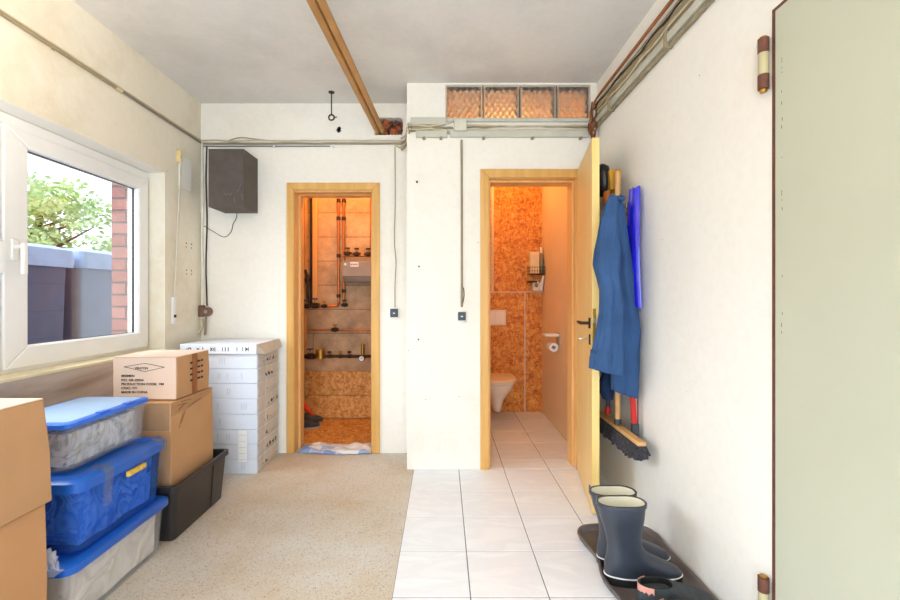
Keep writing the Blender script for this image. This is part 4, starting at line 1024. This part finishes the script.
def inset(poly, d):
    n = len(poly); out = []
    for i in range(n):
        a, b = poly[i-1], poly[(i+1)%n]; t = (b-a).normalized(); nn_ = Vector((t.y,-t.x,0))
        if nn_.dot(cen-poly[i]) < 0: nn_ = -nn_
        out.append(poly[i]+nn_*d)
    return out
def atz(poly, z): return [Vector((p.x,p.y,z)) for p in poly]
TZ = .0035
tr = MB().loft([atz(inset(o_,.016),TZ), atz(inset(o_,.008),TZ+.004), atz(o_,TZ+.026), atz(inset(o_,.001),TZ+.031), atz(inset(o_,.010),TZ+.032), atz(inset(o_,.014),TZ+.027), atz(inset(o_,.024),TZ+.006), atz(inset(o_,.030),TZ+.0045)]).build('boot_tray', TRAYMAT, auto=60)
tag(tr, 'wavy-edged dark brown plastic shoe tray on the tiles against the right wall', 'shoe tray')
BZ = TZ+.005
def foot(xc, a, b, z, yc, n=40):
    out = []
    for i in range(n):
        t = 2*PI*i/n; c, s = math.cos(t), math.sin(t)
        x = a*math.copysign(abs(c)**.85, c); w = b*(1-.12*math.cos(t+PI*.0)*(-1 if c>0 else 1)*0)*(1.0+.10*(c>0)*abs(c)-.12*(abs(c)<.5)*(1-abs(c)*2)*(.5))
        out.append(Vector((xc+x, yc+w*math.copysign(abs(s)**.9, s), z)))
    return out
def boot(yc, dx, label, sc=1.0):
    r = tag(empty('rubber_boot', (.87+dx, yc, BZ)), label, 'rubber boot', 'pair of rubber boots')
    prof = [(.030,.872,.160,.050),(.044,.872,.165,.053),(.060,.866,.158,.053),(.078,.850,.142,.052),(.094,.832,.122,.050),(.112,.814,.100,.048),(.132,.800,.082,.045),(.16,.793,.074,.044),(.20,.788,.074,.046),(.24,.785,.081,.049),(.28,.782,.092,.053),(.32,.779,.099,.056),(.336,.778,.102,.057)]
    rings = []
    for z, x, a, b in prof:
        rings.append([v+Vector((0, .0015*math.sin(v.x*60+z*40), 0)) for v in foot(x+dx, a, b, BZ+z*sc, yc)])
    rings += [foot(.778+dx,.106,.060,BZ+.337*sc,yc), foot(.778+dx,.106,.060,BZ+.352*sc,yc), foot(.778+dx,.098,.053,BZ+.352*sc,yc), foot(.779+dx,.095,.051,BZ+.335*sc,yc), foot(.785+dx,.072,.041,BZ+.24*sc,yc)]
    MB().loft(rings).build('boot_shaft', RUBBER, r, smooth=True, auto=50)
    MB().loft([foot(.778+dx,.0972,.0522,BZ+.349*sc,yc), foot(.779+dx,.0935,.0495,BZ+.334*sc,yc), foot(.785+dx,.070,.039,BZ+.245*sc,yc), foot(.787+dx,.060,.033,BZ+.20*sc,yc)], cap0=False).build('lining', CREAM, r, smooth=True)
    MB().loft([foot(.873+dx,.163,.052,BZ+.0,yc), foot(.872+dx,.167,.0545,BZ+.006,yc), foot(.872+dx,.166,.0545,BZ+.033,yc)]).build('sole', BLACK, r, auto=50)
    MB().loft([foot(.872+dx,.1665,.0550,BZ+.0335,yc), foot(.872+dx,.1680,.0560,BZ+.0345,yc), foot(.872+dx,.1680,.0560,BZ+.0372,yc), foot(.872+dx,.165,.054,BZ+.038,yc)]).build('sole_trim', WHITE, r, auto=50)
    MB().box(.672+dx,.677+dx,yc-.012,yc+.012,BZ+.335*sc,BZ+.375*sc).build('pull_tab', RUBBER, r, bevel=.002)
boot(1.850, -.012, 'navy rubber boot on the shoe tray, in front of its mate', .975)
boot(1.972, .000, 'navy rubber boot standing behind its mate, nearest the door', .95)
def shoe(yc, dx, label):
    r = tag(empty('low_shoe', (.92+dx, yc, BZ)), label, 'shoe', 'pair of low dark shoes')
    prof = [(.018,.925,.148,.050),(.035,.925,.150,.052),(.052,.918,.143,.052),(.066,.902,.125,.050),(.078,.880,.100,.047),(.088,.862,.080,.044),(.097,.850,.068,.041)]
    rings = [foot(x+dx,a,b,BZ+z,yc) for z,x,a,b in prof]+[foot(.849+dx,.060,.035,BZ+.097,yc), foot(.852+dx,.060,.035,BZ+.075,yc)]
    MB().loft(rings).build('upper', SHOE, r, smooth=True, auto=55)
    MB().loft([foot(.849+dx,.0600,.0350,BZ+.0985,yc), foot(.852+dx,.058,.034,BZ+.072,yc), foot(.862+dx,.050,.030,BZ+.055,yc)], cap0=False).build('lining', FUR, r, smooth=True)
    MB().loft([foot(.925+dx,.148,.050,BZ,yc), foot(.925+dx,.153,.054,BZ+.006,yc), foot(.925+dx,.152,.054,BZ+.018,yc)]).build('sole', BLACK, r, auto=50)
    m = MB(); pts = []
    for i in range(9):
        t = PI*.62+PI*.76*i/8; pts.append((.849+dx+.071*math.cos(t), yc+.044*math.sin(t)))
    m.add([(x,y,BZ+z) for x,y in pts for z in (.058,.1005)], [(2*i,2*i+2,2*i+3,2*i+1) for i in range(8)])
    m.build('heel_patch', PINK, r, smooth=True)
shoe(1.690, -.012, 'low dark grey shoe with salmon heel, beside the boots on the tray')
shoe(1.560, .0, 'low dark grey shoe nearest the camera, cut off by the bottom edge of the photo')

# ------------------------------------------------------------------ toilet room
tl = tag(empty('toilet', (.54, 4.6, .09)), 'white wall-hung toilet with closed lid in the small room', 'toilet')
def dsh(xc, a, yf, yb, z, n=36, p=2.3):
    out = []
    for i in range(n+1):
        t = PI + PI*i/n      # front half, sweeping left to right
        c, s = math.cos(t), math.sin(t)
        ylen = (yb-yf)*.62
        out.append(Vector((xc+a*math.copysign(abs(c)**(2/p), c), yf+ylen+ylen*math.copysign(abs(s)**(2/p), s), z)))
    out += [Vector((xc+a*.93, yb, z)), Vector((xc-a*.93, yb, z))]
    return out
MB().loft([dsh(.54,.046,4.235,4.595,.095), dsh(.54,.058,4.215,4.595,.105), dsh(.54,.066,4.20,4.595,.17), dsh(.54,.085,4.175,4.595,.22), dsh(.54,.125,4.12,4.595,.28), dsh(.54,.162,4.065,4.595,.335), dsh(.54,.180,4.04,4.595,.385), dsh(.54,.182,4.035,4.595,.398)]).build('bowl', CERAMIC, tl, smooth=True, auto=60)
MB().loft([dsh(.54,.184,4.032,4.50,.402), dsh(.54,.186,4.028,4.50,.412), dsh(.54,.184,4.032,4.50,.416)]).build('seat', SEAT, tl, auto=50)
MB().loft([dsh(.54,.186,4.028,4.50,.419), dsh(.54,.188,4.024,4.50,.428), dsh(.54,.180,4.04,4.49,.437), dsh(.54,.165,4.07,4.48,.439)]).build('lid', SEAT, tl, auto=50)
m = MB(); m.cyl((.47,4.47,.425),(.61,4.47,.425), .012, 12); m.build('hinge', CHROME, tl, auto=50)
fp = tag(empty('flush_plate', (.55, 4.6, .93)), 'white flush plate on the wall above the toilet', 'flush plate')
MB().box(.432,.672,4.588,4.6,.928,1.092).build('plate', simple('flush_white', srgb(232,210,185), .4), fp, bevel=.004)
MB().box(.448,.555,4.583,4.588,.945,1.075).build('large_button', SEAT, fp, bevel=.002); MB().box(.561,.656,4.583,4.588,.945,1.075).build('small_button', SEAT, fp, bevel=.002)
bk = tag(empty('wire_basket', (.98, 4.50, 1.44)), 'wire basket holding bottles on the toilet room wall', 'basket')
m = MB()
for z in (1.47, 1.50, 1.54):
    for a, b in (((.895,4.44),(1.055,4.44)),((.895,4.58),(1.055,4.58)),((.895,4.44),(.895,4.58)),((1.055,4.44),(1.055,4.58))): m.cyl((a[0],a[1],z),(b[0],b[1],z),.0025,6)
for k in range(7): m.cyl((.895+.0267*k,4.44,1.47),(.895+.0267*k,4.44,1.54),.002,6); m.cyl((.895+.0267*k,4.44,1.47),(.895+.0267*k,4.58,1.47),.002,6)
m.build('wire_frame', DARKIRON, bk)
MB().box(.90,.985,4.50,4.59,1.38,1.40).build('back_bracket', DARKIRON, bk)
o = MB().box(.905,1.00,4.46,4.55,1.4735,1.70).build('detergent_box', simple('cream_pack', srgb(232,205,160), .6), bevel=.004); tag(o, 'cream pack standing in the wire basket of the toilet room', 'pack')
bo = tag(empty('spray_bottle', (1.03, 4.50, 1.4735)), 'pale bottle with white cap beside the cream pack in the wire basket', 'bottle')
MB().loft([ell(1.028,4.50,.021,.03,1.4735), ell(1.028,4.50,.022,.032,1.60), ell(1.028,4.50,.012,.014,1.67), ell(1.028,4.50,.011,.012,1.69)]).build('bottle_body', simple('grey_green_bottle', srgb(140,135,105), .35), bo, smooth=True)
MB().cyl((1.028,4.50,1.69),(1.028,4.50,1.75),.013,14).build('cap', WHITE, bo, auto=50)
sh_ = tag(empty('small_shelf', (1.0, 4.55, 1.29)), 'narrow ledge under the wire basket in the toilet room', 'shelf')
MB().box(.94,1.06,4.50,4.60,1.290,1.298).build('board', STRIP, sh_, bevel=.001)
rl = tag(empty('paper_pack', (.985,4.54,1.299)), 'round-topped white pack with dark emblem under the wire basket', 'pack')
MB().loft([[Vector((.98+.037*math.cos(PI*i/12), y, 1.36+.045*math.sin(PI*i/12))) for i in range(13)]+[Vector((.943,y,1.299)),Vector((1.017,y,1.299))] for y in (4.515,4.575)]).build('pack_body', simple('pack_white', srgb(235,215,185), .5), rl, auto=40)
m = MB().torus((.98,4.513,1.352), .015, .004,'y'); m.box(.977,.983,4.512,4.514,1.34,1.364); m.build('emblem', DARKIRON, rl)
bo = tag(empty('slanted_bottle', (1.04,4.45,1.29)), 'tall thin pale bottle leaning on the wall right of the round-topped pack', 'bottle')
MB().tube([(1.028,4.52,1.2985),(1.030,4.50,1.36),(1.045,4.47,1.45)], [.019,.02,.007], 14).build('bottle_body', WHITE, bo, auto=60)
MB().cyl((1.026,4.523,1.2985),(1.028,4.52,1.33),.0205,14).build('bottle_base', simple('wine_red', srgb(110,50,40), .4), bo, auto=50)
ph = tag(empty('toilet_paper_holder', (1.06, 3.95, .85)), 'steel toilet paper holder on the right wall of the small room', 'paper holder')
MB().box(.925,1.06,3.90,4.02,.872,.892).build('cover', WHITE, ph, bevel=.004)
MB().box(1.052,1.06,3.90,4.0,.80,.90).build('wall_plate', CHROME, ph, bevel=.002)
MB().tube([(1.055,3.95,.80),(1.055,3.95,.775),(1.0,4.03,.775),(1.0,3.87,.775)], .004, 8).build('bar', CHROME, ph)
pr_ = MB(); n = 28
rings = [[Vector((1.0+r*math.cos(2*PI*i/n), y, .775+r*math.sin(2*PI*i/n))) for i in range(n)] for r, y in ((.018,3.88),(.040,3.88),(.040,3.99),(.018,3.99),(.018,3.88))]
pr_.loft(rings, False, False); o = pr_.build('toilet_roll', WHITE, auto=50); tag(o, 'white toilet roll on the steel holder', 'toilet roll')
# ------------------------------------------------------------------ boiler room
def BP(px, py, Y=4.33): return PB(px, py, Y)
g_ = 'copper pipes in the boiler room'
def bpipe(pts, r, mat, lab, name='copper_pipe', sm=False):
    return cable(name, pts, r, mat, lab, 'pipe', g_, sm=sm, n=12)
bpipe([(-1.052,4.335,1.17),(-1.052,4.335,2.70)], .014, COPPER, 'left of two tall copper pipes in the middle of the boiler room wall')
bpipe([(-1.000,4.335,1.17),(-1.000,4.335,2.70)], .014, COPPER, 'right of two tall copper pipes in the middle of the boiler room wall')
bpipe([(-.722,4.32,1.62),(-.722,4.32,2.70)], .013, COPPER, 'copper pipe at the right edge of the boiler room doorway, above the grey meter case')
bpipe([(-1.375,4.30,.64),(-1.375,4.30,2.72)], .018, COPPERL, 'lacquered pipe standing in the left corner of the boiler room')
o = MB().box(-1.315,-1.270,4.33,4.368,1.16,2.72).build('wall_batten', ORANGEWOOD, bevel=.003); tag(o, 'upright wooden batten on the boiler room wall left of the copper pipes', 'batten')
o = MB().tube([(-1.333,4.35,1.15),(-1.333,4.35,2.72)], .011, 10).build('dark_pipe', DARKIRON, auto=50); tag(o, 'dark thin pipe beside the upright wooden batten in the boiler room', 'pipe', g_)
for k, (x, z, nm) in enumerate(((-1.052,2.20,'left pipe, topmost'),(-1.000,2.20,'right pipe, topmost'),(-1.052,2.02,'left pipe, upper middle'),(-1.000,2.02,'right pipe, upper middle'),(-1.052,1.645,'left pipe, level with the meter case'),(-1.052,1.24,'left pipe, lowest'),(-1.0,1.29,'right pipe, lowest'))):
    v = tag(empty('pipe_clamp', (x, 4.33, z)), 'dark fitting on the tall copper %s' % nm, 'pipe fitting', 'fittings on the tall copper pipes')
    MB().cyl((x,4.335,z-.018),(x,4.335,z+.018), .021, 12).build('collar', DARKIRON, v, auto=50)
    MB().cyl((x,4.335,z),(x,4.369,z), .006, 8).build('stud', DARKIRON, v)
mc = tag(empty('meter_case', (-.84, 4.3, 1.37)), 'grey case with white label hanging on the boiler room wall', 'meter case')
MB().box(-.985,-.70,4.20,4.34,1.43,1.585).build('case', GREYBOX, mc, bevel=.006)
MB().loft([rrect(-.965,-.70,4.215,4.33,.02,1.375), rrect(-.975,-.70,4.205,4.335,.02,1.40), rrect(-.975,-.70,4.205,4.335,.02,1.43)]).build('case_base', simple('darker_grey_case', srgb(120,110,100), .5), mc, auto=40)
MB().box(-.905,-.825,4.197,4.20,1.525,1.57).build('label_plate', WHITE, mc); MB().cyl((-.955,4.197,1.55),(-.955,4.20,1.55), .014, 16).build('dial', WHITE, mc)
m = MB()
for q in range(4): m.box(-.90+.018*q,-.89+.018*q,4.195,4.197,1.54,1.556)
m.build('label_print', simple('red_print', srgb(150,60,50), .6), mc)
bpipe([(-1.0,4.29,1.645),(-.70,4.29,1.645)], .014, COPPER, 'horizontal copper pipe over the grey meter case')
def valve(x, y, z, lab, hand=RED, ax='x', s=1.0):
    v = tag(empty('pipe_valve', (x, y, z-.03)), lab, 'valve', 'valves in the boiler room')
    d = Vector((.04*s,0,0)) if ax == 'x' else Vector((0,0,.04*s)); c = Vector((x,y,z))
    MB().tube([c-d, c-d*.6, c-d*.5, c+d*.5, c+d*.6, c+d], [.018*s,.018*s,.024*s,.024*s,.018*s,.018*s], 12).build('valve_body', DARKIRON, v, auto=50)
    up = Vector((0,-.01,.055*s)) if ax == 'x' else Vector((0,-.05*s,0))
    MB().cyl(c, c+up, .008, 8).build('stem', BRASS, v)
    t = c+up; MB().box(t.x-.022*s,t.x+.022*s,t.y-.012,t.y+.012,t.z-.008,t.z+.008).build('valve_handle', hand, v, bevel=.003)
valve(-.95,4.29,1.66, 'dark valve left of the meter case top', DARKIRON); valve(-.86,4.29,1.655, 'dark valve above the label of the meter case', DARKIRON); valve(-.745,4.29,1.655,'dark valve above the right side of the meter case', DARKIRON)
bpipe([(-1.39,4.28,1.14),(-1.052,4.28,1.14),(-1.052,4.335,1.17)], .013, COPPER, 'horizontal copper pipe with blue valves at mid height')
valve(-1.36,4.28,1.14,'blue-handled valve at the left end of the mid-height pipe', BLUEVALVE); valve(-1.275,4.28,1.145,'larger blue-handled valve, second on the mid-height pipe', BLUEVALVE, s=1.2); valve(-1.18,4.28,1.14,'brass-handled valve, third on the mid-height pipe', BRASS, s=.8)
valve(-.985,4.30,1.15,'dark valve just right of the foot of the tall copper pipes', DARKIRON, s=.8)
bpipe([(-1.345,4.28,1.17),(-1.345,4.28,1.42),(-1.375,4.28,1.50)], .014, DARKIRON, 'short dark riser above the blue valves'); valve(-1.345,4.27,1.40,'dark valve on the short riser above the blue valves', DARKIRON, 'z', 1.1)
bpipe([(-1.39,4.34,.895),(-.522,4.34,.895)], .009, COPPER, 'thin copper pipe crossing the boiler room wall at knee height'); valve(-1.09,4.335,.90,'brass valve in the middle of the thin lower pipe', BRASS, s=.9)
bpipe([(-1.39,4.28,.64),(-.522,4.28,.64)], .014, DARKIRON, 'lowest dark pipe with water meter and gauge')
valve(-1.32,4.28,.64,'dark blue valve left of the water meter', BLUEVALVE, s=1.3)
wm = tag(empty('water_meter', (-1.22,4.28,.60)), 'brass water meter on the lowest pipe', 'water meter')
MB().cyl((-1.22,4.28,.62),(-1.22,4.28,.70), .045, 20).build('meter_body', BRASS, wm, auto=50); MB().cyl((-1.22,4.28,.70),(-1.22,4.28,.715), .038, 20).build('meter_lid', COPPERL, wm, auto=50)
for k, x in enumerate((-1.13,-1.02,-.93)): valve(x,4.28,.64,['dark fitting right of the water meter','brass fitting midway along the lowest pipe','small dark fitting left of the pressure gauge'][k], (DARKIRON,BRASS,DARKIRON)[k], s=.8)
ga = tag(empty('pressure_gauge', (-.80,4.22,.62)), 'round white-faced gauge with upright filter on the lowest pipe', 'gauge')
MB().cyl((-.80,4.22,.625),(-.80,4.25,.625), .030, 20).build('gauge_case', DARKIRON, ga, auto=50); MB().cyl((-.80,4.217,.625),(-.80,4.22,.625), .025, 20).build('dial', WHITE, ga)
MB().cyl((-.80,4.28,.62),(-.80,4.28,.76), .018, 12).build('filter', BRASS, ga, auto=50)
MB().tube([(-.80,4.214,.625),(-.792,4.214,.64)], .002, 5).build('needle', INK, ga)
# shoes and cloth on the floor
def sneaker(x, y, z, lab, mat, name='trainer', cat='shoe', rot=.25, gr=None):
    r = tag(empty(name, (x,y,z)), lab, cat, gr)
    def rg(xc,a,b,zz): return [Matrix.Rotation(rot,3,'Z') @ (v-Vector((.9,0,0))) + Vector((x,y,0)) for v in foot(xc,a,b,z+zz,0)]
    MB().loft([rg(.9,.125,.045,.018), rg(.9,.127,.047,.04), rg(.89,.11,.045,.06), rg(.87,.08,.040,.08), rg(.85,.055,.034,.095)]).build('upper', mat, r, smooth=True)
    MB().loft([rg(.9,.127,.047,0), rg(.9,.130,.049,.018)]).build('sole', simple('pale_sole', srgb(190,175,160), .6) if 'pale_sole' not in bpy.data.materials else bpy.data.materials['pale_sole'], r, auto=50)
sneaker(-1.285, 4.02, .001, 'dark grey trainer on the boiler room floor just inside the doorway', SHOE, gr='trainers in the boiler room')
sneaker(-1.30, 4.19, .001, 'dark trainer behind the front one on the boiler room floor', DARKGREY, gr='trainers in the boiler room')
rb_ = MB()
for k in range(6):
    a = Vector((-1.37+.015*k,4.10,.26-.012*k)); rb_.tube(smooth_path([a, a+Vector((.03,-.03,-.05)), a+Vector((.05+.004*k,-.02,-.09))]), [.012]*12+[.008], 8)
rb_.tube(smooth_path([(-1.37,4.12,.12),(-1.36,4.10,.20),(-1.35,4.10,.28)]), .026, 10)
o = rb_.build('work_gloves', ORANGE, smooth=True); tag(o, 'orange-red gloves above the trainers at the left of the boiler room', 'gloves')
m = MB(); nx, ny = 48, 20; vs = []
for j_ in range(ny+1):
    for i in range(nx+1):
        u, v = i/nx, j_/ny
        x = -1.148+.583*u; y = 3.372+.185*v + .012*math.sin(u*7+1) - .012*u*(1-v)*2
        z = .010+.013*abs(noise.noise(Vector((u*6, v*3.2, 1))))*2+.010*abs(math.sin(v*6+u*5+2*noise.noise(Vector((u*4,v*4,7)))))
        e = min(u, 1-u, v, 1-v); z *= min(1, .25+e*9)
        vs.append((x,y,z))
m.add(vs, [(j_*(nx+1)+i, j_*(nx+1)+i+1, (j_+1)*(nx+1)+i+1, (j_+1)*(nx+1)+i) for j_ in range(ny) for i in range(nx)])
o = m.build('floor_cloth', CLOTH, smooth=True); so = o.modifiers.new('s','SOLIDIFY'); so.thickness = .004; so.offset = 1
tag(o, 'crumpled blue and white cloth lying across the boiler room threshold', 'cloth')

# ------------------------------------------------------------------ outside the window
def wheelie(x1, y0, y1, z0, H, mat, lab, D=.62):
    r = tag(empty('wheelie_bin', (x1-D/2, (y0+y1)/2, z0)), lab, 'wheelie bin', 'bins outside the window')
    R = [rrect(x1-D+.08,x1-.045,y0+.045,y1-.03,.03,z0+.03), rrect(x1-D+.05,x1-.02,y0+.02,y1-.015,.04,z0+H*.80), rrect(x1-D+.03,x1-.012,y0+.01,y1-.01,.04,z0+H*.93), rrect(x1-D+.03,x1-.012,y0+.01,y1-.01,.04,z0+H*.94)]
    MB().loft(R).build('bin_body', mat, r, auto=40)
    MB().loft([rrect(x1-D+.02,x1,y0,y1,.05,z0+H*.90), rrect(x1-D+.015,x1+.006,y0-.006,y1+.006,.05,z0+H*.915), rrect(x1-D+.015,x1+.006,y0-.006,y1+.006,.05,z0+H*.945), rrect(x1-D+.03,x1-.01,y0+.01,y1-.01,.05,z0+H*.96)]).build('rim', BINLID, r, auto=40)
    MB().loft([rrect(x1-D+.02,x1+.034,y0-.004,y1+.004,.05,z0+H*.86), rrect(x1-D+.02,x1+.040,y0-.008,y1+.008,.05,z0+H*.90), rrect(x1-D+.02,x1+.028,y0-.006,y1+.006,.05,z0+H*.975), rrect(x1-D+.05,x1-.04,y0+.05,y1-.05,.06,z0+H)]).build('lid', BINLID, r, auto=40)
    for y in (y0+.03, y1-.03): MB().cyl((x1-D+.08,y-.02,z0+.09),(x1-D+.08,y+.02,z0+.09), .09, 20).build('wheel', BLACK, r, auto=50)
wheelie(-3.02, 2.93, 3.50, .45, 1.18, BIN1, 'dark blue wheelie bin outside the window, left of the two')
wheelie(-3.02, 3.575, 4.19, .45, 1.19, BIN2, 'blue-grey wheelie bin outside the window, beside the brick edge')
tr_ = tag(empty('garden_tree', (-8.6, 9.2, .45)), 'bright leafy tree in the garden beyond the bins', 'tree')
random.seed(21); tk = MB(); tk.tube([(-8.6,9.2,.45),(-8.55,9.2,1.6),(-8.7,9.25,2.6),(-8.6,9.2,3.6)], [.14,.11,.08,.03], 10)
for k in range(9):
    a = random.uniform(0,2*PI); z = random.uniform(1.6,3); tk.tube([(-8.6,9.2,z),(-8.6+1.1*math.cos(a),9.2+1.1*math.sin(a),z+.6)], [.04,.012], 6)
tk.build('trunk', BARK, tr_, auto=60)
lv = MB(); cl = [(Vector((-8.85+random.gauss(0,.6), 9.2+random.gauss(0,.8), random.uniform(1.2,3.65))), random.uniform(.28,.5)) for _ in range(46)]
cl = [c for c in cl if True]
for c, R_ in cl:
    for _ in range(130):
        d = Vector((random.gauss(0,1),random.gauss(0,1),random.gauss(0,1))).normalized()*R_*random.random()**.4
        p = c+d; s = random.uniform(.05,.09); a = Vector((random.gauss(0,1),random.gauss(0,1),random.gauss(0,.5))).normalized()*s; b = a.cross(Vector((random.gauss(0,1),random.gauss(0,1),random.gauss(0,1)))).normalized()*s*.55
        lv.add([p-a, p+b, p+a, p-b], [(0,1,2,3)])
lv.build('foliage', LEAFG, tr_)

# ------------------------------------------------------------------ light
wd = bpy.data.worlds.new('sky'); SC.world = wd; wd.use_nodes = True
bg = wd.node_tree.nodes['Background']
tc = wd.node_tree.nodes.new('ShaderNodeTexCoord'); nz = wd.node_tree.nodes.new('ShaderNodeTexNoise'); nz.inputs['Scale'].default_value = 3
rp = wd.node_tree.nodes.new('ShaderNodeValToRGB'); rp.color_ramp.elements[0].color = (.80,.90,1,1); rp.color_ramp.elements[1].color = (1,1,1,1)
wd.node_tree.links.new(tc.outputs['Generated'], nz.inputs['Vector']); wd.node_tree.links.new(nz.outputs['Fac'], rp.inputs['Fac']); wd.node_tree.links.new(rp.outputs['Color'], bg.inputs['Color'])
bg.inputs['Strength'].default_value = 2.2
def area(name, loc, rot, sx, sy, power, col, spread=180):
    l = bpy.data.lights.new(name, 'AREA'); l.shape = 'RECTANGLE'; l.size = sx; l.size_y = sy; l.energy = power; l.color = col; l.spread = math.radians(spread)
    o = bpy.data.objects.new(name, l); COL.objects.link(o); o.location = loc; o.rotation_euler = rot; return o
def point(name, loc, power, col, r=.05):
    l = bpy.data.lights.new(name, 'POINT'); l.energy = power; l.color = col; l.shadow_soft_size = r
    o = bpy.data.objects.new(name, l); COL.objects.link(o); o.location = loc; return o
def aim(o, tgt):
    o.rotation_euler = (Vector(tgt)-o.location).to_track_quat('-Z', 'Y').to_euler(); return o
aim(area('sky_over_yard', (-4.6, 1.2, 3.9), (0,0,0), 2.5, 3.5, 420, (.78,.89,1)), (-1.9, 1.8, 1.5))
area('gate_daylight', (-.4, BACKY-.1, 1.05), (PI/2, 0, 0), 2.3, 2.0, 66, (.52,.75,1))
l = bpy.data.lights.new('bounced_flash', 'SPOT'); l.energy = 400; l.color = (1,.88,.72); l.spot_size = math.radians(70); l.spot_blend = .8; l.shadow_soft_size = .06
o = bpy.data.objects.new('bounced_flash', l); COL.objects.link(o); o.location = (.1, -.35, 1.5); aim(o, (-1.9, .55, 2.6))
point('garage_bulb', (-.2, -.8, 2.35), 34, (1,.68,.32), .06)
point('boiler_room_bulb', (-.85, 3.85, 2.6), 26, (1,.42,.10), .05)
point('toilet_room_bulb', (.5, 4.1, 2.62), 15, (1,.54,.15), .06)

cam = bpy.data.cameras.new('camera'); co = bpy.data.objects.new('camera', cam); COL.objects.link(co)
co.location = (0, 0, EYE); co.rotation_euler = (PI/2, 0, 0); cam.sensor_width = 36; cam.lens = F/900*36
cam.shift_x = (450-CX)/900; cam.shift_y = -(300-HY)/900; cam.clip_start = .05
SC.camera = co
vs_ = SC.view_settings; vs_.view_transform = 'Standard'; vs_.look = 'None'; vs_.gamma = 1; vs_.use_curve_mapping = False; vs_.exposure = .10
SC.cycles.max_bounces = 10; SC.cycles.diffuse_bounces = 5; SC.cycles.transparent_max_bounces = 24; SC.cycles.transmission_bounces = 8
SC.cycles.caustics_reflective = False; SC.cycles.sample_clamp_indirect = 6
SC.cycles.use_denoising = True
